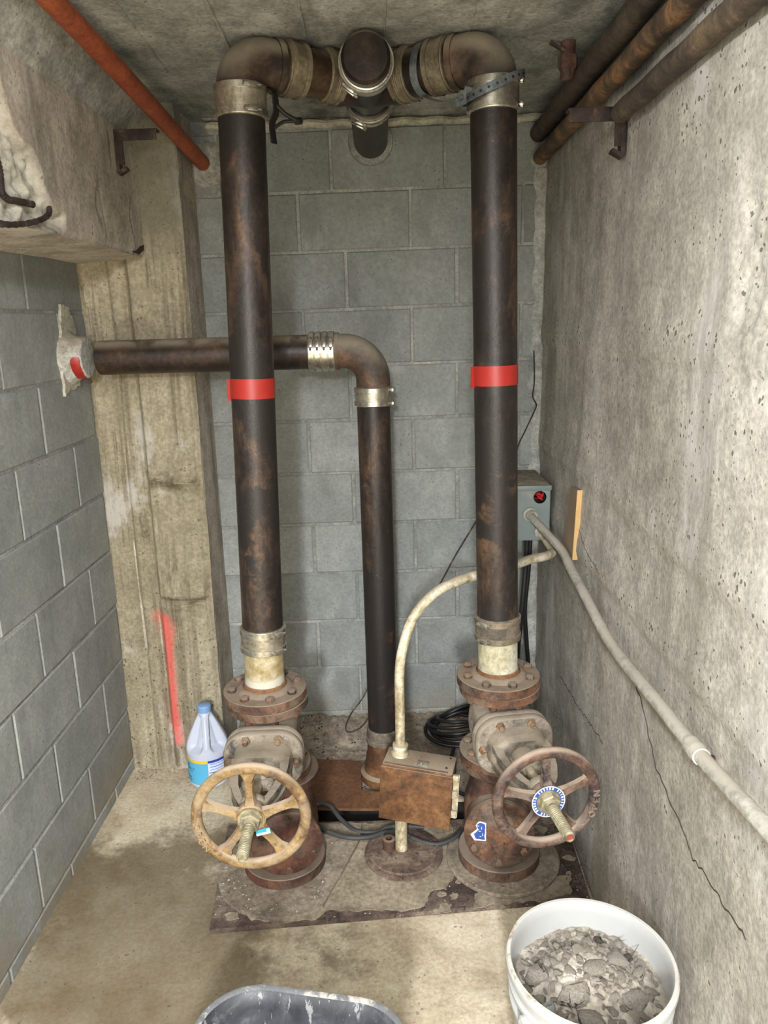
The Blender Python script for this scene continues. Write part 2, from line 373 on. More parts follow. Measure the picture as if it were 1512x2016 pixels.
m_shield_d = metal('dusty_clamp_band', [(0.3, rgb(104, 94, 76)), (0.7, rgb(140, 128, 106))], 9, .55, .4, rgb(146, 134, 114), .1, .8, bump=.15, dust_noise=.9)
m_shield_b = metal('rubber_and_rust_band', [(0.3, rgb(84, 76, 66)), (0.7, rgb(136, 124, 106))], 14, .7, .15, bump=.2)
m_galv = metal('galvanised_strap', [(0.3, rgb(104, 112, 116)), (0.7, rgb(140, 146, 147))], 14, .45, .65, DUST, .5, 1.0, bump=.1)
def stub_mat():
    nb = NB('ivory_painted_stub', False); sx = nb.n('ShaderNodeSeparateXYZ'); nb.l(nb.co, sx.inputs[0])
    f = nb.noise(26, 6, .72); col = nb.ramp(f, [(.38, rgb(140, 120, 80)), (.5, rgb(164, 148, 110)), (.62, rgb(188, 178, 148))])
    zz = nb.math('ADD', sx.outputs[2], nb.math('MULTIPLY', nb.math('SUBTRACT', f, .5), .06))
    col = nb.mix(nb.math('SUBTRACT', 1.0, nb.ss(zz, .066, .078)), col, rgb(196, 190, 174))
    col = nb.mix(nb.math('SUBTRACT', 1.0, nb.ss(zz, .040, .047)), col, rgb(122, 86, 50))
    nb.bump(f, .3, .002); return nb.done(col, .55)
m_ivory = stub_mat()
m_ivory2 = metal('pale_green_white_stub', [(0.3, rgb(178, 170, 140)), (0.48, rgb(198, 196, 176)), (0.62, rgb(212, 212, 200))], 7, .5, 0, None, spots=rgb(150, 120, 74), spot_scale=24, spot_lo=.66, bump=.2)
m_tape = plain('red_tape', rgb(164, 42, 34), .4, 0, .08, 30)
m_orange = metal('orange_painted_pipe', [(0.35, rgb(134, 62, 36)), (0.6, rgb(156, 80, 44))], 5, .6, 0, rgb(140, 122, 100), .1, .7, rgb(118, 60, 42), 22, .60, bump=.15)
m_brown = metal('old_brown_pipe_paint', [(0.32, rgb(68, 54, 41)), (0.5, rgb(98, 76, 55)), (0.66, rgb(136, 100, 66))], 12, .75, .05, None, spots=rgb(150, 124, 84), spot_scale=40, spot_lo=.63, bump=.6)
m_brown_d = metal('sooty_brown_pipe', [(0.32, rgb(52, 45, 38)), (0.6, rgb(84, 70, 56)), (0.75, rgb(104, 88, 66))], 9, .8, .05, None, bump=.5)
m_bracket = metal('rusty_angle_bracket', [(0.3, rgb(36, 29, 26)), (0.6, rgb(66, 51, 44)), (0.75, rgb(108, 90, 79))], 18, .8, .1, bump=.5)
m_conduit = metal('dusty_grey_conduit', [(0.3, rgb(150, 146, 134)), (0.5, rgb(176, 172, 160)), (0.7, rgb(190, 186, 174))], 8, .6, .1, rgb(176, 168, 152), .2, .8, rgb(108, 104, 94), 45, .64, bump=.2)
m_conduit_y = metal('yellowed_paint_spattered_conduit', [(0.3, rgb(150, 134, 104)), (0.48, rgb(190, 178, 146)), (0.64, rgb(214, 206, 182))], 14, .5, .05, rgb(170, 158, 136), .4, .9, rgb(90, 80, 66), 40, .60, (1, 1, .5), bump=.25)
m_ebox = plain('grey_green_box_paint', rgb(122, 132, 128), .5, 0.1, .08, 6, rgb(150, 146, 134), .64)
m_dustbox = metal('box_top_dust', [(0.3, rgb(134, 124, 106)), (0.7, rgb(168, 156, 134))], 12, .9, 0, bump=.6)
m_redwire = plain('red_wire', rgb(188, 40, 44), .4)
m_blk = plain('black_cable_rubber', rgb(30, 29, 30), .45, 0, .2, 10, rgb(88, 82, 74), .62)
m_cable_d = plain('dusty_dark_cable', rgb(66, 66, 64), .6, 0, .2, 14, rgb(120, 112, 98), .55)
m_rbox = metal('rusty_sheet_steel', [(0.3, rgb(80, 52, 31)), (0.5, rgb(106, 71, 41)), (0.68, rgb(128, 92, 58))], 9, .75, .08, rgb(156, 140, 118), .5, .9, rgb(78, 50, 36), 24, .60, bump=.35, dust_noise=1.0)
m_rplate = metal('brown_rusted_plate', [(0.3, rgb(98, 66, 44)), (0.6, rgb(122, 84, 56)), (0.75, rgb(138, 102, 70))], 4, .8, .05, None, spots=rgb(146, 124, 98), spot_scale=30, spot_lo=.68, bump=.25)
m_wood = plain('bare_wood', rgb(198, 162, 108), .7, 0, .12, 8)
m_woodd = plain('dusty_wood', rgb(142, 120, 96), .85, 0, .12, 8)
m_hdpe = plain('white_jug_plastic', rgb(192, 197, 210), .38, 0, .03, 6)
m_cap = plain('pale_blue_cap', rgb(128, 164, 206), .45, 0, .05)
m_cyan = plain('cyan_label', rgb(84, 172, 210), .4, 0, .05)
m_yel = plain('yellow_label_strip', rgb(232, 190, 32), .4, 0, .04)
m_navy = plain('navy_print', rgb(44, 62, 150), .45, 0, .04)
m_lblw = plain('pale_label', rgb(200, 212, 236), .45, 0, .04)
m_pail = plain('white_pail_plastic', rgb(172, 172, 168), .45, 0, .05, 8, rgb(172, 162, 142), .64)
m_rim = plain('dirty_pail_rim', rgb(196, 192, 182), .5, 0, .06, 20, rgb(150, 132, 106), .54)
m_rub = concrete('broken_concrete', rgb(146, 137, 123), rgb(178, 169, 155), rgb(118, 110, 102), (16, 16, 16), .5, 9, rgb(100, 92, 84), .4, 60, .8, True, .18)
m_rubd = concrete('dark_stone', rgb(84, 76, 72), rgb(116, 106, 98), None, bump=.8, vary=True)
def tub_mat():
    nb = NB('black_tub_plastic', False)
    f = nb.noise(9, 6, .7, None, .5); col = nb.ramp(f, [(.40, rgb(36, 38, 42)), (.55, rgb(58, 60, 64)), (.66, rgb(92, 94, 96))])
    st = nb.ss(nb.noise(1.0, 4, .7, nb.map((70, 70, 6))), .60, .66); col = nb.mix(nb.math('MULTIPLY', st, .6), col, rgb(158, 158, 154))
    nb.bump(f, .25, .003); return nb.done(col, .5)
m_tub = tub_mat()
m_tubrim = plain('mortar_caked_rim', rgb(104, 106, 106), .8, 0, .3, 22, rgb(182, 176, 164), .5, .8)
m_plate = metal('dark_stained_pit_plate', [(0.3, rgb(68, 56, 49)), (0.5, rgb(94, 80, 70)), (0.7, rgb(124, 110, 96))], 9, .85, .05, None, spots=rgb(54, 44, 40), spot_scale=40, spot_lo=.56, bump=.6)
m_paint = metal('old_tan_floor_paint', [(0.3, rgb(126, 112, 94)), (0.5, rgb(148, 135, 114)), (0.7, rgb(164, 150, 128))], 7, .85, 0, None, spots=rgb(96, 80, 66), spot_scale=55, spot_lo=.62, bump=.4)
m_disc = metal('dusty_cover_disc', [(0.3, rgb(112, 100, 86)), (0.5, rgb(136, 124, 106)), (0.7, rgb(156, 144, 124))], 9, .85, .05, None, spots=rgb(78, 64, 54), spot_scale=50, spot_lo=.60, bump=.45)
m_disc_r = metal('rusty_cover_disc', [(0.3, rgb(84, 68, 58)), (0.5, rgb(112, 94, 80)), (0.7, rgb(140, 124, 106))], 12, .85, .05, None, spots=rgb(58, 44, 38), spot_scale=46, spot_lo=.56, bump=.5)
m_black = plain('black_iron', rgb(34, 30, 30), .6, .2)
m_bluew = plain('blue_enamel', rgb(50, 80, 150), .5, 0, .1, 20, rgb(150, 140, 126), .66)
m_white = plain('white_enamel', rgb(206, 206, 204), .5, 0, .06, 20, rgb(150, 138, 120), .66)
m_teal = plain('teal_tag', rgb(52, 150, 172), .5, 0, .06)
m_crack = plain('crack_shadow_gap', rgb(58, 50, 42), .95)
m_lamp = bpy.data.materials.new('lamp_tube'); m_lamp.use_nodes = True
m_lamp.node_tree.nodes['Principled BSDF'].inputs['Emission Color'].default_value = (1, .96, .88, 1)
m_lamp.node_tree.nodes['Principled BSDF'].inputs['Emission Strength'].default_value = 3
m_lampbody = plain('white_lamp_body', rgb(220, 220, 214), .5)

# ------------------------------------------------------------------ room shell
XL, XR, YB, YF, ZC = -1.03, 0.567, 2.9, -4.0, 2.355
def slab(name, lo, hi, mat):
    g = G(); g.box([(a + b) / 2 for a, b in zip(lo, hi)], [b - a for a, b in zip(lo, hi)])
    return struct(obj(name, g, mat, smooth=0))
# floor with the open pit cut out of it
PX0, PX1, PY0, PY1 = -0.52, 0.42, 2.275, 2.42
g = G()
for x0, x1, y0, y1 in ((XL - .1, XR + .1, YF, PY0), (XL - .1, PX0, PY0, PY1), (PX1, XR + .1, PY0, PY1), (XL - .1, XR + .1, PY1, YB + .1)):
    g.box(((x0 + x1) / 2, (y0 + y1) / 2, -0.05), (x1 - x0, y1 - y0, 0.10))
floor = struct(obj('floor', g, m_floor, smooth=0))
g = G()
for c, s_ in ((((PX0 + PX1) / 2, (PY0 + PY1) / 2, -.36), (PX1 - PX0 + .04, PY1 - PY0 + .04, .02)), ((PX0 + .004, (PY0 + PY1) / 2, -.18), (.008, PY1 - PY0 - .002, .34)), ((PX1 - .004, (PY0 + PY1) / 2, -.18), (.008, PY1 - PY0 - .002, .34)),
              (((PX0 + PX1) / 2, PY0 + .004, -.18), (PX1 - PX0 - .002, .008, .34)), (((PX0 + PX1) / 2, PY1 - .004, -.18), (PX1 - PX0 - .002, .008, .34))): g.box(c, s_)
obj('pit', g, m_pit, floor, smooth=0)
ceil = slab('ceiling', (XL - .1, YF, ZC), (XR + .1, YB + .1, ZC + .1), m_ceil)
for x0, x1, y0, y1, hh in ((-.565, -.60, 1.5, 2.35, .005), (-.378, -.392, 1.5, 2.22, .006), (-.176, -.20, 1.5, 2.4, .004), (.01, .0, 1.5, 2.3, .003), (-.62, -.30, 2.86, 2.89, .006), (.20, .215, 1.6, 2.3, .003)):
    pts = smooth_path([(x0, y0, ZC), (x0 * .6 + x1 * .4 + .004, y0 * .6 + y1 * .4, ZC), (x1, y1, ZC)], 10)
    g = G(); g.tube(pts, hh, 6, rfun=lambda t: 1.0 + .35 * sin(t * 40)); obj('form_ridge', g, m_ceil, ceil)
slab('wall_front', (XL - .1, YF - .1, -.1), (XR + .1, YF, ZC + .1), m_right)

def block(x0, x1, z0, z1, depth=0.05):      # face block, front face at y = 0, chamfered arris
    c = 0.004; g = G()
    a = [(x0, .0 + c, z0), (x1, c, z0), (x1, c, z1), (x0, c, z1)]
    b = [(x0 + c, 0, z0 + c), (x1 - c, 0, z0 + c), (x1 - c, 0, z1 - c), (x0 + c, 0, z1 - c)]
    d = [(p[0], depth, p[2]) for p in a]
    g.add(d + a + b, [(8, 9, 10, 11)] + [(4 + k, 4 + (k + 1) % 4, 8 + (k + 1) % 4, 8 + k) for k in range(4)] + [(k, (k + 1) % 4, 4 + (k + 1) % 4, 4 + k) for k in range(4)])
    return g
# back wall, blocks laid in running bond
wall_back = slab('wall_back', (XL - .1, YB + .0045, -.1), (XR + .1, YB + .2, ZC + .1), m_mortar)
J = 0.009
for i in range(-1, 12):
    z1 = 2.122 - (i) * .2026; z0 = z1 - .2026
    if i == -1: z1 = 2.325
    z0 = max(z0, -.02)
    if z1 < .03: continue
    off = -.15 if i % 2 else -.315
    if i == -1: off = -.19
    xs = [off + .4 * k for k in range(-4, 5)]
    for k in range(len(xs) - 1):
        x0, x1 = max(xs[k] + J / 2, XL), min(xs[k + 1] - J / 2, XR)
        if x1 - x0 < .03 or x1 < -.74: continue
        jj = lambda: random.uniform(-.0015, .0015)
        g = block(x0 + jj(), x1 + jj(), z0 + J / 2 + jj(), z1 - J / 2 + jj())
        sh = random.uniform(-.0015, .0015)
        g.v = [(p[0], p[1] + YB + sh, p[2] + .013 * (p[0])) for p in g.v]
        obj('block', g, m_block, wall_back, smooth=0)
g = G(); g.tube([(-.62 + .03 * k, YB - .002, 2.338 + .003 * sin(k * 1.7)) for k in range(40)], .013, 8, rfun=lambda t: 1 + .25 * fbm(t * 14, 3)); obj('mortar_bead', g, m_bead, wall_back)
g = G(); g.tube([(.548 + .004 * sin(k * 1.3), YB - .002, .25 + .025 * k) for k in range(78)], .022, 8, rfun=lambda t: 1 + .7 * fbm(t * 24, 9)); g.v = [(p[0], YB - .002 + (p[1] - YB + .002) * .35, p[2]) for p in g.v]; obj('mortar_bead', g, concrete('corner_mortar', rgb(146, 146, 138), rgb(178, 178, 170), bump=.6), wall_back)
# left wall
wall_left = slab('wall_left', (XL - .2, YF, -.1), (XL - .0045, YB + .1, ZC + .1), m_mortar)
for i in range(0, 11):
    z1 = 1.930 - i * .2092; z0 = z1 - .2092
    if z1 < .02: continue
    z0 = max(z0, -.02)
    off = 2.257 if i % 2 == 0 else 2.055
    ys = [off + .4 * k for k in range(-6, 3)]
    for k in range(len(ys) - 1):
        y0, y1 = max(ys[k] + J / 2, .2), min(ys[k + 1] - J / 2, 2.69)
        if y1 - y0 < .03: continue
        jj = lambda: random.uniform(-.0015, .0015)
        g = block(y0 + jj(), y1 + jj(), z0 + J / 2 + jj(), z1 - J / 2 + jj())
        sh = random.uniform(-.0015, .0015)
        g.v = [(XL - p[1] + sh, p[0], p[2]) for p in g.v]; g.f = [tuple(reversed(f)) for f in g.f]
        g.v = [(p[0], p[1], p[2]) for p in g.v]; g.f = [tuple(reversed(f)) for f in g.f]
        obj('block', g, m_block, wall_left, smooth=0)

def heightfield(name, nu, nv, pos, mat, attrs=None, flip=False, parent=None):
    g = G(); vs = []; av = {k: [] for k in (attrs or {})}
    for j in range(nv + 1):
        for i in range(nu + 1):
            u, v = i / nu, j / nv; vs.append(pos(u, v))
            for k in av: av[k].append(attrs[k](u, v))
    fs = []
    for j in range(nv):
        for i in range(nu):
            a = j * (nu + 1) + i; q = (a, a + 1, a + nu + 2, a + nu + 1); fs.append(q[::-1] if flip else q)
    g.add(vs, fs); o = obj(name, g, mat, parent, smooth=60)
    for k, d in av.items():
        at = o.data.attributes.new(k, 'FLOAT', 'POINT'); at.data.foreach_set('value', d)
    return o
def sst(x, a, b):
    t = min(1, max(0, (x - a) / (b - a))); return t * t * (3 - 2 * t)
def bumpf(x, c, w_): return math.exp(-((x - c) / w_) ** 2)
YR = -.4
# right wall: poured concrete, uneven, with board marks and a rough broken strip
def rw(u, v):
    y = YR + u * (YB + .01 - YR); z = -.02 + v * (ZC + .02)
    d = .006 * fbm(y * 1.2, z * 1.2, 5, 3) + .0022 * fbm(y * 9, z * 5, 2, 3)
    rough = sst(1.33 + .06 * fbm(z * 4, 1, 8, 3) - y, 0, .05) * sst(y, .9, 1.1) * sst(z, 1.53, 1.6) * sst(1.95 - z, 0, .1)
    d += rough * (.008 + .007 * fbm(y * 26, z * 26, 1, 4))
    for zz in (.955 + .03 * (2.2 - y) * .5, 1.19, 1.575): d -= .007 * sst(z - zz, -.005, .005) * bumpf(z, zz + .03, .05)
    return (XR + d, y, z)
wall_right = heightfield('wall_right', 360, 190, rw, m_right, flip=True); struct(wall_right)
g = G(); g.box((XR + .12, (YF + YB) / 2, ZC / 2), (.16, YB - YF + .3, ZC + .3)); g.box((XR + .06, (YF + YR) / 2, ZC / 2), (.12, YR - YF + .1, ZC + .1)); obj('backing', g, m_right, wall_right, smooth=0)
def wall_at(y, z): return rw((y - YR) / (YB + .01 - YR), (z + .02) / (ZC + .02))[0]
def crack(pts, wd, par, jag=.006):
    P = []
    for k in range(len(pts) - 1):
        (y0, z0), (y1, z1) = pts[k], pts[k + 1]; n = max(2, int(math.hypot(y1 - y0, z1 - z0) / .012))
        for i in range(n): t = i / n; P.append((y0 + (y1 - y0) * t, z0 + (z1 - z0) * t + random.uniform(-jag, jag)))
    g = G(); g.tube([(wall_at(y, z) + .0002, y, z) for y, z in P], wd, 5, rfun=lambda t: .55 + .8 * abs(NZ.noise(V((t * 23, 3, 0)))) + .2)
    obj('crack', g, m_crack, par)
crack([(1.79, .832), (1.718, .819), (1.631, .81), (1.60, .775), (1.515, .71), (1.44, .685), (1.34, .66), (1.284, .645), (1.201, .656), (1.05, .67)], .0022, wall_right)
crack([(2.47, .451), (2.32, .47), (2.179, .481), (2.029, .505), (1.9, .522)], .0016, wall_right)
crack([(2.33, 1.06), (2.2, 1.02), (2.12, 1.0), (1.98, .985)], .0012, wall_right, .003)

# concrete column in the back left corner
def cold(x, z):
    d = .003 * fbm(x * 5, z * 1.5, 3, 3) + .0012 * fbm(x * 60, z * 3, 1, 3)
    d += .016 * sst(x, -.872, -.858) - .012 * bumpf(x, -.945 + .004 * sin(z * 5), .010) - .010 * bumpf(x, -.882, .009)
    d -= .006 * sst(x, -.70, -.685)
    inp = sst(x, -.87, -.85) * sst(-.675 - x, 0, .02)
    d += inp * (.020 + .010 * fbm(x * 22, z * 40, 7, 4)) * bumpf(z, 1.14 - .06 * (x + .77), .028)
    d += inp * (.022 + .005 * fbm(x * 22, z * 30, 9, 3)) * sst(z, .70 - .02 * sin((x + .85) * 18), .712) * sst(.86 - z, 0, .13)
    d += .016 * bumpf(x, -.90, .018) * bumpf(z, 1.0, .03) + .015 * bumpf(x, -.90, .02) * bumpf(z, .945, .012)
    hi = sst(z, 1.66, 1.72); d += hi * (.004 + .008 * fbm(x * 11, z * 9, 4, 4))
    low = sst(.47 + .03 * sin((x + 1.03) * 20) - z, 0, .03) * sst(-.875 - x, 0, .02); d += .014 * low
    return d
CX0, CX1, CY = -1.06, -.670, 2.672
sp = [(-.885, .627, .5), (-.857, .618, .9), (-.850, .529, 1), (-.852, .363, 1), (-.854, .192, 1), (-.846, .115, .9)]
def paint(u, v):
    x = CX0 + u * (CX1 - CX0); z = -.02 + v * (ZC + .02); b = 0
    if z > .8: return 0.0
    for k in range(len(sp) - 1):
        a, c = sp[k], sp[k + 1]; dx, dz = c[0] - a[0], c[1] - a[1]
        t = min(1, max(0, ((x - a[0]) * dx + (z - a[1]) * dz) / (dx * dx + dz * dz)))
        ds = math.hypot(x - a[0] - dx * t, z - a[1] - dz * t); wd = .017 + .012 * bumpf(z, .58, .05) + .004 * bumpf(z, .17, .06)
        b = max(b, (1 - sst(ds, wd * .1, wd * 1.7)) * (a[2] + (c[2] - a[2]) * t))
    return b
def scar(u, v):
    x = CX0 + u * (CX1 - CX0); z = -.02 + v * (ZC + .02)
    inp = sst(x, -.87, -.85) * sst(-.680 - x, 0, .02)
    a = bumpf(z, 1.135 - .06 * (x + .77) + .006 * sin(x * 60), .024) + .9 * bumpf(z, .705 - .02 * sin((x + .85) * 18), .016) + .6 * bumpf(z, .66, .04) * bumpf(x, -.78, .06)
    b = bumpf(x, -.893, .012) * (bumpf(z, .955, .02) + .6 * bumpf(z, 1.0, .02))
    return min(1.0, .85 * inp * a + .8 * b)
column = heightfield('column', 110, 420, lambda u, v: (CX0 + u * (CX1 - CX0) + .004 * fbm(v * 9, u * 3, 2, 3) * sst(u, .8, 1), CY - cold(CX0 + u * (CX1 - CX0), -.02 + v * (ZC + .02)), -.02 + v * (ZC + .02)), m_col, {'paint': paint, 'scar': scar})
struct(column)
g = G(); g.box(((CX0 + CX1) / 2 - .003, (CY + .012 + YB + .05) / 2, ZC / 2), (CX1 - CX0, YB + .05 - CY - .012, ZC + .1)); obj('side_face', g, m_beam, column, smooth=0)

# concrete beam along the left wall with a spalled edge and exposed bars
BZ0, BZ1, BX = 1.895, 2.25, -.80
spoly = [(1.0, 2.19), (1.76, 2.20), (1.79, 2.10), (1.88, 2.05), (1.925, 1.985), (2.02, 1.935), (2.0, 1.91), (1.80, 1.87), (1.0, 1.87)]
def inpoly(y, z, P):
    c = False; n = len(P)
    for i in range(n):
        (y0, z0), (y1, z1) = P[i], P[(i + 1) % n]
        if (z0 > z) != (z1 > z) and y < (y1 - y0) * (z - z0) / (z1 - z0) + y0: c = not c
    return c
def spall(y, z):
    y2, z2 = y + .018 * fbm(y * 14, z * 14, 2, 3), z + .018 * fbm(y * 14, z * 14, 8, 3); s_ = 0
    for dy, dz in ((0, 0), (.006, 0), (-.006, 0), (0, .006), (0, -.006)): s_ += inpoly(y2 + dy, z2 + dz, spoly)
    return s_ / 5
BY0 = .1
def beam_pt(u, v):                 # v 0..0.55 underside from the wall out to the edge, 0.55..1 up the side face
    y = BY0 + u * (CY + .004 - BY0)
    if v < .4:
        t = v / .4; x = XL + .005 + t * (BX - XL - .005); z = BZ0 - .018 * (1 - t) + .004 * fbm(y * 3, x * 9, 3, 3); return (x, y, z)
    t = (v - .4) / .6; z = BZ0 + t * (BZ1 - BZ0); x = BX + .003 * fbm(y * 2, z * 3, 4, 3)
    s_ = spall(y, z); x -= s_ * (.026 + .016 * fbm(y * 24, z * 24, 5, 4))
    x -= .006 * sst(BZ0 + .02 - z, 0, .02)
    x -= .003 * bumpf(y, 2.31 + .012 * sin(z * 30), .006) * sst(2.14 - z, 0, .1)
    return (x, y, z)
def beam_sp(u, v):
    y = BY0 + u * (CY + .004 - BY0)
    if v < .4: return .8 * spall(y, BZ0 + .005) * sst(v, .25, .4)
    return spall(y, BZ0 + (v - .4) / .6 * (BZ1 - BZ0))
def beam_ru(u, v):
    y = BY0 + u * (CY + .004 - BY0)
    if v < .4: return 0.0
    z = BZ0 + (v - .4) / .6 * (BZ1 - BZ0)
    r1 = bumpf(y, 2.405 + .1 * (2.25 - z) * .5, .006) * sst(z, 2.09, 2.16) * sst(2.23 - z, 0, .02)
    r2 = bumpf(y, 2.27 + .02 * sin(z * 40), .004) * sst(z, 1.93, 1.96) * sst(2.12 - z, 0, .1)
    r3 = bumpf(y, 2.55 + .015 * sin(z * 40), .004) * sst(2.09 - z, 0, .03)
    return .8 * max(r1, r2, r3)
beam = heightfield('beam', 330, 110, beam_pt, m_beam, {'spall': beam_sp, 'rustmark': beam_ru}, flip=True); struct(beam)
for p_ in beam.data.polygons: pass
g = G(); g.loft([[(XL - .06, y, BZ1), (BX, y, BZ1), (-.725, y, ZC + .01), (XL - .06, y, ZC + .01)] for y in (BY0, CY + .02)]); obj('haunch', g, m_ceil, beam, smooth=0)
g = G(); g.box(((XL - .05 + BX - .05) / 2, (BY0 + CY) / 2 + .002, (BZ0 + BZ1) / 2 + .012), (BX - .05 - XL + .05, CY - BY0 + .004, BZ1 - BZ0 - .02)); obj('core', g, m_beam, beam, smooth=0)
for nm, pts, r_ in (('rebar', [(-.812, 1.0, 2.20), (-.812, 1.5, 2.13), (-.811, 1.70, 2.07), (-.812, 1.728, 2.02), (-.812, 1.735, 1.99), (-.812, 1.732, 1.955), (-.812, 1.755, 1.943), (-.812, 1.80, 1.946), (-.815, 1.88, 1.95)], .0075),
                    ('rebar', [(-.812, 1.0, 1.885), (-.808, 1.60, 1.884), (-.806, 1.70, 1.886), (-.806, 1.80, 1.898), (-.806, 1.894, 1.918), (-.807, 1.945, 1.937), (-.81, 1.962, 1.957)], .0065)):
    g = G(); g.tube(smooth_path(pts, 8), r_, 8, rfun=lambda t: 1 + .14 * sin(t * 190)); obj(nm, g, m_bracket, beam)
g = G(); g.poly([(0, 0), (.05, .006), (.09, .022), (.13, .03), (.125, .014), (.07, -.004)], 0, .003, Mx(((0, 0, 1, BX - .001), (1, 0, 0, 2.52), (0, 1, 0, BZ0 + .006), (0, 0, 0, 1)))); obj('rust_chip', g, m_bracket, beam)

# ------------------------------------------------------------------ clamps and pipe pieces
def coupling(parent, c, d, r_, wd, nb_, shield, band, ang=0.0, bw=.012, xref=None, screws=True, name='coupling'):
    M = frame(c, d, xref); g = G(); n = 18
    prof = [(r_ + .002, -wd / 2)] + [(r_ + .0045 + (.0012 if k % 2 else 0), -wd / 2 + .002 + (wd - .004) * k / n) for k in range(n + 1)] + [(r_ + .002, wd / 2)]
    g.lathe(prof, 48, M); s_ = obj(name, g, shield, parent, 50)
    for k in range(nb_):
        z = -wd / 2 + bw * .75 + (wd - bw * 1.5) * k / max(1, nb_ - 1)
        g = G(); g.lathe([(r_ + .005, z - bw / 2), (r_ + .0085, z - bw / 2), (r_ + .0085, z + bw / 2), (r_ + .005, z + bw / 2)], 48, M, closed=True); obj('band', g, band, s_, 30)
        if screws:
            Ms = M @ Mx.Rotation(ang, 4, 'Z') @ Mx.Translation((r_ + .012, 0, z))
            g = G(); g.box((0, 0, 0), (.009, .026, bw * .95), None, .002, Ms)
            g.lathe([(.0035, -.022), (.0035, .0)], 10, Ms @ Mx.Rotation(pi / 2, 4, 'X'))
            g.lathe([(.0062, .012), (.0062, .021), (.004, .022)], 6, Ms @ Mx.Rotation(pi / 2, 4, 'X')); obj('screw', g, m_steel if band is not m_shield_b else m_bolt, s_, 30)
    return s_
def cyl(parent, name, a, b, r_, mat, seg=48, bev=0.002, sub=1):
    a, b = V(a), V(b); L = (b - a).length; g = G()
    g.lathe([(0, 0), (r_ - bev, 0), (r_, bev)] + [(r_, bev + (L - 2 * bev) * k / sub) for k in range(1, sub + 1)] + [(r_ - bev, L), (0, L)], seg, frame(a, b - a))
    return obj(name, g, mat, parent, 40)
def flange(parent, name, c, r_, th, mat, nb_, br, M=None, hub=None, phase=.3, two=True, bolt_dn=True):
    T = (M or Mx.Identity(4)) @ Mx.Translation(c); g = G(); e = .0022
    g.lathe([(0, 0), (r_ - e, 0), (r_, e), (r_, th - e), (r_ - e, th)] + ([(hub + .016, th), (hub + .006, th + .008), (hub, th + .010)] if hub else []) + [(0, th + (.010 if hub else 0))], 56, T)
    f = obj(name, g, mat, parent, 35)
    for k in range(nb_):
        a = phase + 2 * pi * k / nb_; g = G(); Tb = T @ Mx.Translation((br * cos(a), br * sin(a), 0)) @ Mx.Rotation(random.random(), 4, 'Z')
        g.lathe([(0, th), (.0135, th), (.0135, th + .008), (.011, th + .011), (0, th + .012)], 6, Tb)
        obj('bolt', g, mat, f, 30)
        if bolt_dn: g = G(); g.lathe([(0, -.016), (.0125, -.016), (.0125, 0), (0, 0)], 6, Tb); obj('nut', g, mat, f, 30)
    return f
def elbow_bend(parent, name, start, axis, outdir, rb, r_, mat, hub1=.02, hub2=.03):
    start, axis, outdir = V(start), V(axis).normalized(), V(outdir).normalized()
    pts = [start - axis * hub1]; n = 16
    for k in range(n + 1):
        a = pi / 2 * k / n; pts.append(start + axis * rb * sin(a) + outdir * rb * (1 - cos(a)))
    pts.append(pts[-1] + outdir * hub2)
    g = G(); g.tube(pts, r_, 44)
    # raised hub lip at the open end
    e = pts[-1]; g.lathe([(r_ - .002, -.016), (r_ + .004, -.016), (r_ + .004, 0), (r_ - .002, 0)], 44, frame(e, outdir), closed=True)
    return obj(name, g, mat, parent, 40), e

PR = .058
def riser(base, top, z_tape, label, stub_mat, cpl_bot, zc_bot, zf, tape_ang, dirn, cpl_top, ang_b, ang_t):
    """vertical 4-inch pipe with its bolted foot flange"""
    b, t = V(base), V(top)
    at = lambda z: b + (t - b) * ((z - b.z) / (t.z - b.z))
    th = thing('riser_pipe', label, 'pipe', tuple(at(zf)))
    cyl(th, 'pipe', at(zc_bot + .005), at(2.205), PR, m_pipe_v, sub=12)
    cyl(th, 'stub_pipe', at(zf + .02), at(zc_bot), PR - .001, stub_mat)
    g = G(); g.lathe([(PR, 0), (PR + .009, .002), (PR + .007, .012), (PR + .001, .020)], 40, frame(at(zf + .028), t - b)); obj('weld_bead', g, m_rbox, th)
    fl = flange(th, 'foot_flange', (0, 0, 0), .121, .029, m_rust, 8, .096, frame(at(zf), (0, 0, 1)), hub=PR + .010, bolt_dn=False)
    coupling(th, at(zc_bot + .02), t - b, PR, .075, 2, cpl_bot[0], cpl_bot[1], ang_b, .016)
    coupling(th, at(2.20), t - b, PR, .075, 2, cpl_top[0], cpl_top[1], ang_t, .014)
    g = G(); g.lathe([(PR + .0004, -.026), (PR + .0016, -.026), (PR + .0016, .026), (PR + .0004, .026)], 48, frame(at(z_tape), t - b), closed=True)
    tp = obj('warning_tape', g, m_tape, th, 40)
    g = G(); d = V((cos(tape_ang), sin(tape_ang), 0)); c = at(z_tape) + d * (PR + .004)
    g.box((0, 0, 0), (.012, .002, .056), Mx.Rotation(tape_ang + .35, 3, 'Z'), 0, Mx.Translation(c + V((0, -.004, -.005)))); obj('tape_tail', g, m_tape, tp)
    return th, at
AL0, AL1 = (-.388, 2.062, .60), (-.352, 2.078, 2.24)
AR0, AR1 = (.298, 2.075, .64), (.269, 2.085, 2.24)
CROSS = V((-.042, 2.275, 2.287))
ris_l, at_l = riser(AL0, AL1, 1.505, 'rusty black riser pipe with red tape, standing on the valve beside the bleach jug', m_ivory, (m_shield, m_steel), .770, .6065, pi * 1.02, None, (m_shield, m_steel), -.7, -1.0)
ris_r, at_r = riser(AR0, AR1, 1.523, 'rusty black riser pipe with red tape, passing in front of the grey-green electrical box', m_ivory2, (m_shield_b, m_shield_d), .785, .6305, pi * 1.03, None, (m_steel, m_steel), -2.3, -.25)

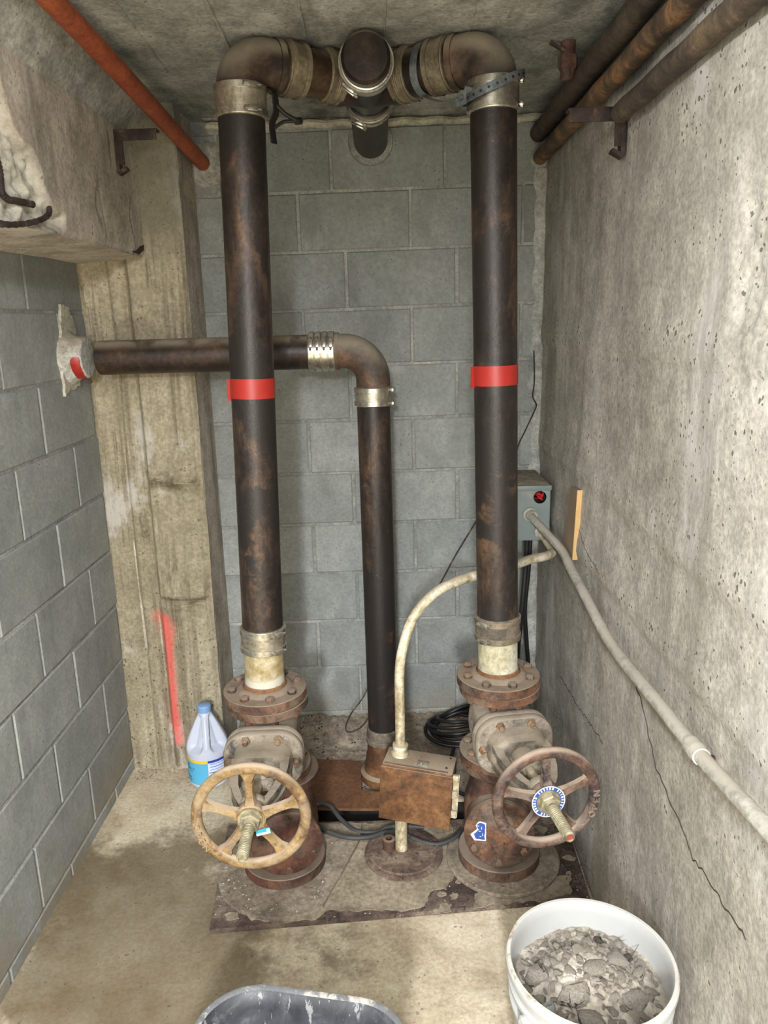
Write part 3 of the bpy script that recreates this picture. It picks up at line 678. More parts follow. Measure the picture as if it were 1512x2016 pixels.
def top_run(side_at, label, sgn, cmat, ring_mats):
    p = side_at(2.228); d = (CROSS - p); d.z = 0; dist = d.length; d.normalize()
    th = thing('pipe_elbow', label, 'pipe elbow', tuple(p))
    el, e = elbow_bend(th, 'elbow', p, (0, 0, 1), d, .066, PR + .001, m_elbow, .02, .040)
    g = G(); z = e.z
    return th, p, d, dist, e
el_l, pl, dl, distl, e_l = top_run(at_l, 'dusty brown cast elbow on top of the riser nearer the orange pipe', -1, m_shield_d, None)
el_r, pr_, dr, distr, e_r = top_run(at_r, 'dusty dark cast elbow wrapped by a perforated steel strap', 1, m_shield_d, None)
zax = e_l.z
# nipples between elbows and cross, each with its two clamps
def nipple(e, d, dist, p, label, mat, ang):
    L = dist - (e - p).dot(d) - .098
    a = e + d * .002; b = e + d * L
    b.z = CROSS.z * .6 + a.z * .4
    th = thing('pipe_nipple', label, 'pipe', tuple(a))
    cyl(th, 'pipe', a, b, PR - .001, mat)
    dd = (b - a)
    coupling(th, a + dd * .22, dd, PR, .058, 2, m_shield_d, m_shield_d, ang, .013, xref=(0, 0, 1))
    coupling(th, a + dd * .90, dd, PR, .050, 2, m_shield_d, m_shield_d, ang, .013, xref=(0, 0, 1))
    return th, a, b
nip_l, na, nb_l = nipple(e_l, dl, distl, pl, 'short clamped pipe nipple between brown elbow and cross fitting', m_pipe, -1.2)
nip_r, nra, nb_r = nipple(e_r, dr, distr, pr_, 'short black pipe nipple between the strapped elbow and cross fitting', m_pipe, 2.2)
# cross fitting
cr = thing('cross_fitting', 'rusty cast cross fitting with a round end plug facing out, under the ceiling', 'pipe fitting', tuple(CROSS))
g = G()
for d, L in ((-dl, .10), (-dr, .10), (V((0, -1, 0)), .150), (V((0, 1, 0)), .10)):
    g.lathe([(0, 0), (PR + .002, 0), (PR + .002, L - .02), (PR + .006, L - .018), (PR + .006, L), (0, L)], 44, frame(CROSS, d))
obj('body', g, m_pipe, cr, 40)
g = G(); g.lathe([(PR - .002, 0), (PR + .002, .004), (PR + .002, .052), (PR - .005, .060), (0, .062)], 44, frame(CROSS + V((0, -.165, 0)), (0, -1, 0))); obj('end_plug', g, m_pipe, cr, 40)
coupling(cr, CROSS + V((0, -.166, 0)), (0, -1, 0), PR + .002, .042, 2, m_steel, m_steel, -2.2, .012, xref=(1, 0, 0), name='plug_clamp')
bk = thing('pipe', 'dark stub pipe running from the cross fitting into the block wall', 'pipe', tuple(CROSS + V((0, .1, 0))))
cyl(bk, 'pipe', CROSS + V((0, .102, 0)), V((-.050, YB + .03, 2.275)), PR, m_pipe)
coupling(bk, CROSS + V((0, .135, 0)), (0, 1, 0), PR + .004, .055, 2, m_shield_d, m_steel, 2, .012, xref=(1, 0, 0))
g = G(); g.lathe([(PR, 0), (PR + .022, .004), (PR + .018, -.012), (PR + .001, -.018)], 36, frame((-.050, YB, 2.275), (0, 1, 0))); obj('mortar_collar', g, m_mortar, bk)

# hanger strap around the right elbow
def ribbon(g, pts, wd, th_, nrm):
    rings = []
    pts = [V(p) for p in pts]
    for i, p in enumerate(pts):
        t = (pts[min(i + 1, len(pts) - 1)] - pts[max(i - 1, 0)]).normalized(); n = V(nrm(i, p)).normalized(); s_ = t.cross(n).normalized()
        rings.append([tuple(p + s_ * wd / 2), tuple(p - s_ * wd / 2), tuple(p - s_ * wd / 2 + n * th_), tuple(p + s_ * wd / 2 + n * th_)])
    g.loft(rings); return rings
hs = thing('hanger_strap', 'perforated galvanised hanger strap looped round the right-hand elbow and nipple', 'strap', tuple(at_r(2.2)))
g = G(); c0 = at_r(2.225); pts = []
for k in range(49):
    a = 2 * pi * k / 48; rr_ = PR + .017; pts.append(c0 + V((rr_ * cos(a), rr_ * sin(a), .030 * cos(a - .3) - .006)))
ribbon(g, pts, .020, .0015, lambda i, p: (p.x - c0.x, p.y - c0.y, 0)); lp = obj('strap_loop', g, m_galv, hs)
g = G()
for k in range(24, 49, 2):
    p = pts[k]; n = V((p.x - c0.x, p.y - c0.y, 0)).normalized(); g.lathe([(0, 0), (.0032, 0), (.0032, .0022), (0, .0022)], 8, frame(p, n))
obj('strap_hole', g, m_black, lp)
dd = (nb_r - nra); cn = nra + dd * .52; Mn = frame(cn, dd, (0, 0, 1)); pts2 = []
g = G()
for k in range(33):
    a = 2 * pi * k / 32; rr_ = PR + .003; pts2.append(Mn @ V((rr_ * cos(a), rr_ * sin(a), .004 * sin(2 * a))))
ribbon(g, pts2, .020, .0015, lambda i, p: (p - cn) - dd.normalized() * (p - cn).dot(dd.normalized())); l2 = obj('strap_loop', g, m_galv, hs)
g = G(); A = pts2[16] + V((.0, -.004, -.004)); B = c0 + V((-.075, -.03, -.030)); C_ = c0 + V((-.045, -.062, .0))
ribbon(g, smooth_path([A + V((-.02, 0, .012)), A, A * .5 + B * .5 + V((0, 0, -.012)), B], 6), .018, .0015, lambda i, p: (0.2, -.6, 1)); obj('strap_tail', g, m_galv, hs)
g = G(); ribbon(g, smooth_path([B + V((.012, .0, .02)), B + V((.004, 0, -.006)), B + V((-.02, -.004, -.016))], 5), .02, .0015, lambda i, p: (0.3, -1, .4))
g.lathe([(0, -.012), (.004, -.012), (.004, .018), (0, .018)], 8, frame(B + V((-.01, -.01, -.004)), (0, -1, .2))); g.lathe([(0, .004), (.008, .004), (.008, .010), (0, .010)], 6, frame(B + V((-.01, -.01, -.004)), (0, -1, .2))); obj('strap_bolt', g, m_galv, hs)
# dark hanger clip behind the left elbow
hc = thing('pipe_clip', 'black bent iron hanger clip behind the brown elbow', 'clip', tuple(at_l(2.2) + V((.07, .02, 0))))
q = at_l(2.2)
g = G(); ribbon(g, smooth_path([q + V((.062, .012, .038)), q + V((.080, .008, .022)), q + V((.082, .012, -.02)), q + V((.070, .018, -.045)), q + V((.072, .02, -.09))], 6), .024, .004, lambda i, p: (.9, -.4, 0)); obj('strap', g, m_black, hc)
g = G(); g.tube(smooth_path([q + V((.078, .012, .006)), q + V((.105, .02, -.022)), q + V((.136, .035, -.036))], 6), .0055, 8); g.tube(smooth_path([q + V((.075, .02, -.055)), q + V((.10, .03, -.038)), q + V((.136, .035, -.036))], 6), .0045, 8); g.lathe([(0, -.008), (.009, -.008), (.009, .008), (0, .008)], 6, frame(q + V((.136, .035, -.036)), (.8, -.4, 0))); obj('rod', g, m_black, hc)

# ------------------------------------------------------------------ gate valves
def make_valve():
    t = thing('gate_valve', None, 'valve'); rx = Mx.Rotation(pi / 2, 4, 'X')     # local z of lathe -> -y
    ax = lambda y: frame((0, -y, .1215), (0, -1, 0), (1, 0, 0))
    g = G(); g.lathe([(0, .004), (.072, .004), (.078, .05), (.088, .085), (.092, .12), (.088, .155), (.078, .195), (.072, .238), (0, .238)], 44)
    g.loft([ring3(.175, .150, .05, y, cz=.1215) for y in (.0, -.112)], M=None)
    obj('body', g, m_valve, t, 40)
    flange(t, 'lower_flange', (0, 0, 0), .118, .027, m_rust, 8, .096)
    flange(t, 'upper_flange', (0, 0, .215), .118, .027, m_rust, 8, .096, bolt_dn=True)
    def oval(w_, h_, r_, ys, cz=.1215): return [ring3(w_ * k, h_ * k, r_ * k, y, 8, 0, cz) for y, k in ys]
    g = G(); g.loft(oval(.222, .168, .066, [(-.104, .97), (-.108, 1), (-.126, 1), (-.129, .985)])); g.loft(oval(.222, .168, .066, [(-.130, .985), (-.133, 1), (-.151, 1), (-.156, .97)]))
    bf = obj('bonnet_flange', g, m_valve, t, 35)
    for x, z in ((-.045, .066), (.045, .066), (-.045, -.066), (.045, -.066), (-.093, .0), (.093, .0)):
        g = G(); g.lathe([(0, .150), (.0135, .150), (.0135, .163), (0, .163)], 6, frame((x, 0, .1215 + z), (0, -1, 0))); g.lathe([(0, .163), (.0075, .163), (.0075, .174), (.006, .176), (0, .176)], 10, frame((x, 0, .1215 + z), (0, -1, 0)))
        obj('bolt', g, m_bolt, bf, 30)
    g = G(); g.loft(oval(.166, .118, .045, [(-.150, 1.0), (-.19, .96), (-.205, .90), (-.214, .80), (-.217, .6)])); bn = obj('bonnet', g, m_valve, t, 40)
    g = G()
    for s_ in (-1, 1):          # two channelled yoke arms closing on the stem
        secs = []
        for y, cx, wd, hh in ((-.195, .066, .026, .072), (-.24, .066, .022, .056), (-.30, .056, .020, .046), (-.345, .040, .020, .040), (-.37, .026, .020, .036)):
            x0, x1 = s_ * (cx - wd / 2), s_ * (cx + wd / 2); z0, z1 = .1215 - hh / 2, .1215 + hh / 2
            xm = s_ * (cx + wd * .18)
            q_ = [(x0, y, z0), (x1, y, z0), (x1, y, z0 + hh * .28), (xm, y, z0 + hh * .34), (xm, y, z1 - hh * .34), (x1, y, z1 - hh * .28), (x1, y, z1), (x0, y, z1)]
            secs.append(q_ if s_ > 0 else q_[::-1])
        g.loft(secs)
    g.lathe([(0, .352), (.034, .352), (.036, .356), (.036, .376), (.032, .382), (0, .382)], 28, frame((0, 0, .1215), (0, -1, 0)))
    g.box((0, -.30, .1215 - .02), (.085, .012, .012), None, .002); obj('yoke', g, m_valve, t, 35)
    g = G(); g.lathe([(0, .21), (.034, .21), (.032, .245), (.026, .247), (.026, .262), (.020, .268), (0, .268)], 24, frame((0, 0, .1215), (0, -1, 0)))
    g.loft([[(p[0], -.262, .1215 + p[1]) for p in rrect(.088, .032, .014, 4)], [(p[0], -.272, .1215 + p[1]) for p in rrect(.088, .032, .014, 4)]])
    for x in (-.033, .033): g.lathe([(0, .20), (.005, .20), (.005, .290), (0, .290)], 10, frame((x, 0, .1215), (0, -1, 0))); g.lathe([(0, .272), (.010, .272), (.010, .281), (0, .281)], 6, frame((x, 0, .1215), (0, -1, 0)))
    obj('packing_gland', g, m_valve, t, 35)
    # threaded stem
    prof = [(0, .22), (.0125, .22), (.0125, .385)]
    z = .43
    prof += [(.0135, .43)]
    while z < .548: prof += [(.0145, z), (.0145, z + .0022), (.0118, z + .0034), (.0118, z + .0048)]; z += .0060
    prof += [(.0135, .550), (.011, .556), (.009, .556), (.008, .551), (0, .551)]
    g = G(); g.lathe(prof, 24, frame((0, 0, .1215), (0, -1, 0))); st = obj('stem', g, m_stem, t, 25)
    return t
def handwheel(t, mat, tagfun=None, open_at=None, spin=0.0, Rw=.135, dirsign=1):
    W = frame((0, -.400, .1215), (0, -1, 0), (1, 0, 0)); W = W @ Mx.Rotation(spin, 4, 'Z')
    # in W: x right, y = z cross x ; z toward the viewer
    sgn = 1 if (W.to_3x3() @ V((0, 1, 0))).z > 0 else -1
    g = G(); n = 72; prof = []
    for k in range(14): a = 2 * pi * k / 14; prof.append((Rw + .0145 * cos(a), .0125 * sin(a)))
    g.lathe(prof[::-1], n, W, closed=True)
    wh = obj('handwheel', g, mat, t, 50)
    for k in range(5):
        a = sgn * pi / 2 + 2 * pi * k / 5
        Ms = W @ Mx.Rotation(a, 4, 'Z'); secs = []
        for r_, wd, th_, z in ((.022, .040, .016, .006), (.036, .031, .014, .005), (.055, .024, .012, .003), (.080, .0225, .011, .001), (.104, .026, .011, 0), (.122, .044, .010, 0)):
            secs.append([(r_, -wd / 2, z - th_ / 2), (r_, wd / 2, z - th_ / 2), (r_, wd / 2 - .003, z + th_ / 2), (r_, -wd / 2 + .003, z + th_ / 2)])
        g = G(); g.loft(secs, M=Ms); obj('spoke', g, mat, wh, 25)
    g = G(); g.lathe([(0, -.02), (.034, -.02), (.038, -.014), (.038, .010), (.034, .014), (0, .014)], 32, W); obj('hub', g, mat, wh, 35)
    g = G(); g.lathe([(0, .014), (.031, .014), (.031, .018), (0, .018)], 32, W); g.lathe([(0, .018), (.027, .018), (.027, .032), (.024, .035), (0, .035)], 6, W @ Mx.Rotation(.3, 4, 'Z')); g.lathe([(0, .035), (.0185, .035), (.0175, .045), (0, .045)], 24, W); obj('hub_nut', g, m_stem, wh, 30)
    if open_at is not None:
        g = G(); wds = 'OPEN'
        for k, ch in enumerate(wds):
            a = open_at[0] + open_at[1] * k
            Ml = W @ Mx.Translation((Rw * cos(a) * 1.01, Rw * sin(a) * 1.01, .0125)) @ Mx.Rotation(a + open_at[2], 4, 'Z')
            g.text(ch, .0235, .0040, Ml)
        a = open_at[0] - open_at[1] * 1.35
        Ma = W @ Mx.Translation((Rw * cos(a), Rw * sin(a), .0125)) @ Mx.Rotation(a + open_at[2], 4, 'Z')
        g.box((0, 0, 0), (.026, .003, .005), None, 0, Ma); g.box((-.010, .003, 0), (.010, .003, .005), Mx.Rotation(-.6, 3, 'Z'), 0, Ma)
        obj('raised_lettering', g, mat, wh, 30)
    return wh, W
vl = make_valve(); vr = dup(vl)
tag(vl, 'dusty grey gate valve with an ochre handwheel, beside the white bleach jug', 'valve', 'bolted gate valves')
tag(vr, 'dusty grey gate valve with a rusted brown handwheel, close to the poured concrete wall', 'valve', 'bolted gate valves')
whl, Wl = handwheel(vl, m_whl_o, spin=0.0, open_at=(pi + .12, .155, pi / 2))
whr, Wr = handwheel(vr, m_whl_r, spin=0.03, open_at=(-.45, .155, pi / 2), Rw=.126)
# teal tag on one wheel, round blue plate on the other
g = G(); g.cur = 0; g.box((.030, -.034, .016), (.036, .017, .0015), Mx.Rotation(.22, 3, 'Z'), 0, Wl); g.cur = 1; g.box((.030, -.0385, .0162), (.036, .006, .0015), Mx.Rotation(.22, 3, 'Z'), 0, Wl)
g.box((.042, -.028, .0165), (.008, .006, .0014), Mx.Rotation(.22, 3, 'Z'), 0, Wl); obj('name_tag', g, [m_teal, m_white], whl, 0)['label'] = 'small teal printed tag'
g = G(); g.cur = 0; g.lathe([(.0, .0142), (.043, .0142), (.043, .0156), (.0, .0156)], 40, Wr); g.cur = 1
g.lathe([(.0405, .0157), (.043, .0157), (.043, .0163), (.0405, .0163)], 40, Wr, closed=True)
for k in range(30):
    if k % 7 == 5: continue
    a = 2 * pi * k / 30; g.box((0, 0, 0), (.0065, random.uniform(.002, .0045), .0006), None, 0, Wr @ Mx.Rotation(a, 4, 'Z') @ Mx.Translation((.0362, 0, .0160)))
obj('name_plate', g, [m_bluew, m_white], whr, 0)['label'] = 'round blue and white enamel plate with worn lettering'
vl.location = (-.383, 2.064, .363); vl.rotation_euler = (0, 0, R(2.0))
vr.location = (.303, 2.078, .387); vr.rotation_euler = (0, 0, R(9.0))
g = G(); g.lathe([(0, 0), (.0095, 0), (.0095, .0012), (0, .0012)], 16, frame((0, -.5512, .1215), (0, -1, 0))); obj('red_tip', g, plain('red_stem_paint', rgb(150, 66, 54), .6), vr, local=True)

# ------------------------------------------------------------------ check valves under the gate valves
def make_check(mat):
    t = thing('check_valve', None, 'valve')
    g = G(); g.lathe([(0, .004), (.086, .004), (.088, .03), (.096, .06), (.106, .10), (.110, .15), (.106, .20), (.092, .245), (.078, .28), (.074, .325), (0, .325)], 48)
    g.lathe([(0, 0), (.099, 0), (.099, .110), (.094, .112), (0, .112)], 44, frame((0, 0, .158), (0, -1, 0))); obj('body', g, mat, t, 40)
    flange(t, 'base_flange', (0, 0, 0), .126, .034, mat, 0, .1)
    flange(t, 'top_flange', (0, 0, .303), .118, .026, mat, 0, .096)
    g = G(); g.lathe([(0, .1125), (.100, .1125), (.103, .116), (.103, .130), (.098, .134), (.06, .138), (0, .139)], 44, frame((0, 0, .158), (0, -1, 0))); cv = obj('round_cover', g, mat, t, 40)
    for k in range(6):
        a = pi / 6 + k * pi / 3; g = G(); g.lathe([(0, .133), (.011, .133), (.011, .141), (0, .142)], 6, frame((.084 * cos(a), 0, .158 + .084 * sin(a)), (0, -1, 0))); obj('bolt', g, mat, cv, 30)
    return t
Z0 = .032
cl = make_check(m_rust_red); tag(cl, 'dark red rusted check valve body behind the ochre handwheel', 'valve')
cr_ = make_check(m_rust); tag(cr_, 'brown rusted check valve with blue and white label, behind the rusted brown handwheel', 'valve')
for c_, (x, y, zt) in ((cl, (-.362, 2.068, .363)), (cr_, (.308, 2.082, .387))):
    c_.location = (x, y, Z0); c_.scale = (1, 1, (zt - Z0) / .329)
cl.rotation_euler = (0, 0, R(14)); cr_.rotation_euler = (0, 0, R(-8))
g = G(); g.cur = 0; g.poly([(-.024, .012), (-.012, .030), (.022, .030), (.022, -.026), (.004, -.030), (-.010, -.022), (-.004, -.006)], 0, .0014, frame((-.060, -.1395, .172), (0, -1, 0), (1, 0, 0)) @ Mx.Scale(-1, 4, (0, 1, 0)))
g.cur = 1
g.poly(ragged([(-.014, .010), (-.008, .024), (.018, .026), (.018, -.022), (.004, -.026), (-.005, -.018), (.002, -.004)], .005, .003, 6), .0014, .0020, frame((-.060, -.1395, .172), (0, -1, 0), (1, 0, 0)) @ Mx.Scale(-1, 4, (0, 1, 0)))
g.cur = 0
for x0, y0, a, b in ((-.002, .016, .007, .002), (.009, .010, .002, .008), (.004, .000, .006, .002), (.012, -.010, .002, .007), (.006, -.016, .005, .002)): g.box((-.060 + x0, -.1417, .172 + y0), (a, .0006, b))
lb = obj('label_plate', g, [m_white, m_bluew], cr_, 0, local=True); lb['label'] = 'worn blue and white enamel label'

# ------------------------------------------------------------------ pit plate, cover discs, peeling paint
pp = thing('pit_plate', 'dark stained steel pit plate with peeling tan paint, under both valves', 'steel plate', (-.54, 1.81, 0))
g = G(); g.poly([(-.545, 1.812), (.552, 1.913), (.562, 2.32), (.42, 2.31), (.42, 2.285), (-.50, 2.285), (-.585, 2.27)], .0, .016); obj('plate', g, m_plate, pp, 20)
front = [(-.43, 1.845), (-.333, 1.836), (-.247, 1.842), (-.207, 1.882), (-.133, 1.872), (-.046, 1.880), (-.002, 1.866), (.064, 1.888), (.086, 1.945), (.13, 1.96), (.165, 2.0), (.19, 2.1), (.17, 2.27), (-.42, 2.275), (-.50, 2.1), (-.49, 1.9)]
g = G(); g.poly(ragged(front, .012, .010, 1), .0161, .0192); obj('paint_layer', g, m_paint, pp, 20)
g = G(); g.poly(ragged([(.205, 1.872), (.30, 1.892), (.40, 1.90), (.50, 1.925), (.52, 2.02), (.40, 1.95), (.26, 1.94), (.215, 1.93)], .012, .012, 5), .0161, .0190); obj('paint_layer', g, m_paint, pp, 20)
for (x, y, s_, sd) in ((.125, 1.878, .030, 2), (.118, 1.935, .018, 3), (.155, 1.925, .016, 4), (.10, 1.845 + .02, .014, 7), (-.49, 1.86, .03, 8), (.175, 1.985, .014, 9), (.45, 2.22, .05, 11), (.53, 2.18, .03, 12), (.50, 2.27, .035, 13), (.53, 2.08, .025, 14), (.29, 1.878, .012, 15)):
    pts = [(x + s_ * cos(a) * random.uniform(.55, 1), y + s_ * .75 * sin(a) * random.uniform(.55, 1)) for a in [2 * pi * k / 9 for k in range(9)]]
    g = G(); g.poly(ragged(pts, .008, .005, sd), .0163, .0188); obj('paint_flake', g, m_paint, pp, 20)
# left disc with one straight side, right disc, small rusty disc with nipple
cxl, cyl_, rl = -.357, 2.045, .208
pts = [(cxl + rl * cos(a), cyl_ + rl * sin(a)) for a in [R(-52 - k * 6) for k in range(0, 39)]]
pts += [(-.128, 2.255), (-.132, 2.175), (-.176, 2.035), (-.208, 1.945)]
dl_ = G(); dl_.poly(pts[::-1], .0193, .0318); o = obj('cover_disc', dl_, m_disc, None, 20, origin=(cxl, cyl_, .0193)); tag(o, 'dusty steel cover disc with one straight side, under the dark red valve', 'steel disc', 'cover discs of the pit')
g = G(); g.lathe([(0, 0), (.172, 0), (.176, .003), (.176, .010), (.173, .0125), (0, .0125)], 64, Mx.Translation((.320, 2.083, .0193))); o = obj('cover_disc', g, m_disc, None, 30, origin=(.320, 2.083, .0193)); tag(o, 'dusty round cover disc at the poured wall, under the brown check valve', 'steel disc', 'cover discs of the pit')
d3 = thing('cover_disc', 'small rusty round cover disc where the conduit post stands', 'steel disc', (.010, 2.108, .0193), 0, 'cover discs of the pit')
g = G(); g.lathe([(0, 0), (.121, 0), (.125, .003), (.125, .007), (.119, .010), (.108, .010), (.104, .014), (0, .015)], 56); obj('disc', g, m_disc_r, d3, 30, local=True)
g = G(); g.lathe([(0, .0), (.020, .0), (.020, .036), (.016, .038), (.011, .038), (.011, .02), (0, .02)], 20, Mx.Translation((-.046, .012, .014))); obj('nipple', g, m_rust_red, d3, 35, local=True)
g = G(); g.tube(smooth_path([(.05, 1.955, .0165), (.10, 1.985, .0165), (.135, 2.03, .0165)], 6), .003, 6); obj('sealant_line', g, m_plate, pp)

# brown sheet over the pit
g = G(); g.poly([(-.345, 2.335), (-.10, 2.325), (-.055, 2.325), (-.060, 2.42), (-.135, 2.43), (-.14, 2.62), (-.350, 2.645)], .026, .036)
o = obj('rusty_plate', g, m_rplate, None, 20, origin=(-.2, 2.48, .026)); tag(o, 'flat brown rusted steel plate lying over the open pit', 'steel plate')
g = G(); g.box((-.235, 2.60, .016), (.18, .05, .020)); tag(obj('wooden_batten', g, m_woodd, None, 0, origin=(-.235, 2.6, 0)), 'dirty wooden batten under the brown rusted plate', 'wood')

# ------------------------------------------------------------------ discharge pipe behind
DX, DY, DZ = -.055, 2.50, 1.58
dp = thing('discharge_pipe', 'dark vertical pipe standing on the floor between the two risers', 'pipe', (-.052, DY, .05))
cyl(dp, 'pipe', (-.052, DY, .235), (DX - .001, DY, 1.435), .054, m_pipe_v, sub=10)
g = G(); g.lathe([(0, 0), (.084, 0), (.087, .004), (.087, .03), (.082, .034), (.074, .04), (.068, .07), (.064, .10), (.060, .11), (.060, .15), (.056, .20), (0, .20)], 40, Mx.Translation((-.052, DY, .045))); obj('foot_hub', g, m_rbox, dp, 40)
coupling(dp, (-.052, DY, .222), (0, 0, 1), .0545, .06, 1, m_shield_b, m_shield_b, .5, .02, screws=False)
coupling(dp, (DX, DY, 1.435), (0, 0, 1), .0545, .062, 2, m_shield, m_steel, -.25, .013)
de = thing('pipe_elbow', 'brown dusty elbow joining the horizontal wall pipe to the middle pipe', 'pipe elbow', (DX, DY, 1.45))
elbow_bend(de, 'elbow', (DX, DY, 1.488), (0, 0, 1), (-1, 0, .0), .092, .0545, m_elbow, .03, .03)
dh = thing('wall_pipe', 'dusty black horizontal pipe coming out of the left block wall', 'pipe', (XL, DY, DZ))
cyl(dh, 'pipe', (-.93, DY, DZ - .003), (-.180, DY, DZ), .054, m_pipe, sub=10)
coupling(dh, (-.215, DY, DZ), (1, 0, 0), .0545, .086, 4, m_shield, m_steel, 1.15, .015, xref=(0, 0, 1))
sl = thing('wall_sleeve', 'white plastered pipe sleeve with a red painted patch on the left block wall', 'pipe sleeve', (XL, DY, DZ))
g = G(); vs = []
prof = [(.085, -1.031), (.083, -1.02), (.072, -1.005), (.066, -.992), (.066, -.972), (.062, -.966), (.055, -.966)]
g.lathe([(r_, z) for r_, z in prof], 44, frame((0, DY, DZ), (1, 0, 0)))
g.v = [(p[0], p[1] + .006 * fbm(p[0] * 30, p[1] * 40, p[2] * 40, 3) * (1 if p[0] < -.99 else .25), p[2] + .006 * fbm(p[0] * 30, p[2] * 40, 5 + p[1] * 40, 3) * (1 if p[0] < -.99 else .25)) for p in g.v]
obj('plaster', g, metal('rough_white_plaster', [(.3, rgb(150, 144, 130)), (.5, rgb(186, 183, 172)), (.7, rgb(200, 199, 192))], 14, .9, 0, rgb(158, 147, 126), .2, .8, bump=.7, dust_noise=.9), sl, 60)
g = G(); g.poly(ragged([(-.075, -.11), (.05, -.09), (.066, .0), (.062, .10), (.03, .16), (-.03, .165), (-.045, .09), (-.07, .02)], .012, .010, 3), 0, .009, Mx(((0, 0, 1, XL - .001), (1, 0, 0, DY), (0, 1, 0, DZ), (0, 0, 0, 1)))); obj('plaster_pad', g, m_bead, sl)
g = G(); g.lathe([(.0680, -1.000), (.0695, -.998), (.0690, -.971), (.0672, -.969)], 16, frame((0, DY, DZ), (1, 0, 0), (0, -1, 0)), closed=True, a0=-.05, a1=1.25)
g.v = [(p[0] + .004 * NZ.noise(V((p[1] * 90, p[2] * 90, 1))), p[1], p[2]) for p in g.v]; obj('red_patch', g, m_tape, sl, 40)

# ------------------------------------------------------------------ overhead pipes and brackets
op = [(-.675, .2, 2.326), (-.674, 1.35, 2.326), (-.670, 1.76, 2.319), (-.657, 2.28, 2.278), (-.641, 2.86, 2.225), (-.639, 2.93, 2.219)]
sp_ = thing('sprinkler_pipe', 'orange painted pipe running under the ceiling above the concrete beam', 'pipe', op[1])
g = G(); g.tube(smooth_path(op, 8), .0255, 22); obj('pipe', g, m_orange, sp_, 50)
g = G(); g.lathe([(.026, 0), (.06, -.004), (.085, .008), (.026, .010)], 20, frame((-0.637, YB - .004, 2.219), (0, 1, 0))); obj('mortar_collar', g, m_ceil, sp_)
for nm, x, z, r_, y0, mat, lab in (('overhead_pipe', .533, 2.288, .030, YB + .02, m_brown_d, 'sooty dark brown pipe, topmost of the pipes along the poured wall'), ('overhead_pipe', .538, 2.208, .0245, YB + .02, m_brown, 'rust-flecked brown pipe below the sooty one along the poured wall')):
    g = G(); g.tube([(x, y0 - (y0 + .6) * k / 60, z + .0015 * sin(k)) for k in range(61)], r_, 20, rfun=lambda t: 1 + .03 * fbm(t * 40, x * 9)); o = obj(nm, g, mat, None, 50, origin=(x, y0, z)); tag(o, lab, 'pipe', 'pipes along the poured wall')
g = G(); g.tube([(.541, 1.925 - 2.4 * k / 50, 2.119 + .0015 * sin(k * 1.3)) for k in range(51)], .0225, 20, rfun=lambda t: 1 + .03 * fbm(t * 40, 4)); o = obj('overhead_pipe', g, m_brown_d, None, 50, origin=(.541, 1.92, 2.119)); tag(o, 'short dark brown pipe starting at the rusty bracket, lowest along the poured wall', 'pipe', 'pipes along the poured wall')
g = G(); g.lathe([(.0, 0), (.032, 0), (.034, -.006), (.025, -.012), (0, -.012)], 20, frame((.538, YB, 2.208), (0, 1, 0))); tag(obj('pipe_collar', g, m_mortar, None, 40, origin=(.538, YB, 2.208)), 'mortar collar where the brown pipe enters the block wall', 'collar')
def bracket(label, wx, y, ztop, zbot, arm, sgn):
    b = thing('angle_bracket', label, 'bracket', (wx, y, zbot))
    g = G(); g.box((wx - sgn * .006, y, (ztop + zbot) / 2), (.011, .032, ztop - zbot), None, .002); g.box((wx - sgn * .016, y - .012, (ztop + zbot) / 2 + .01), (.022, .006, (ztop - zbot) * .8), None, .001); g.box((wx - sgn * .018, y, zbot + .006), (.03, .026, .010), Mx.Rotation(sgn * .5, 3, 'Y')); obj('wall_leg', g, m_bracket, b, 30)
    g = G(); g.box((wx - sgn * (arm / 2 + .003), y, ztop - .003), (arm, .034, .007), None, .002); g.box((wx - sgn * (arm / 2 + .003), y - .0145, ztop - .016), (arm * .96, .006, .030), None, .002); obj('arm', g, m_bracket, b, 30)
bracket('rusty angle bracket on the concrete beam, under the orange pipe', BX - .002, 2.472, 2.236, 2.118, .128, -1)
bracket('rusty angle bracket on the poured wall, under the brown pipes', XR - .001, 1.975, 2.140, 2.035, .135, 1)
hs2 = thing('ceiling_hanger', 'broken rusty pipe stub hanging from the ceiling beside the brown pipes', 'pipe stub', (.486, 2.21, ZC))
hp = Mx.Translation((.476, 2.205, 0))
g = G(); g.lathe([(0, ZC + .01), (.019, ZC + .01), (.019, 2.318), (.0, 2.318)], 18, hp); obj('pipe', g, m_rust_red, hs2, 40)
g = G(); g.lathe([(0, 2.321), (.024, 2.321), (.026, 2.316), (.026, 2.296), (.023, 2.290), (.019, 2.288), (.018, 2.268), (.012, 2.262), (0, 2.262)], 8, hp); obj('plug', g, m_rust_red, hs2, 40)
g = G(); g.box((.446, 2.19, 2.338), (.045, .012, .006), Mx.Rotation(.5, 3, 'Y')); obj('torn_strap', g, m_bracket, hs2)

# ------------------------------------------------------------------ electrical box, conduit, cables
eb = thing('electrical_box', 'grey-green electrical box with an open knockout, in the back right corner', 'electrical box', (.48, 2.75, .91))
bx0, bx1, by0, by1, bz0, bz1 = .400, .547, 2.60, YB - .002, .908, 1.100
KX, KZ, KR = .511, 1.063, .0225; th_ = .003
g = G()
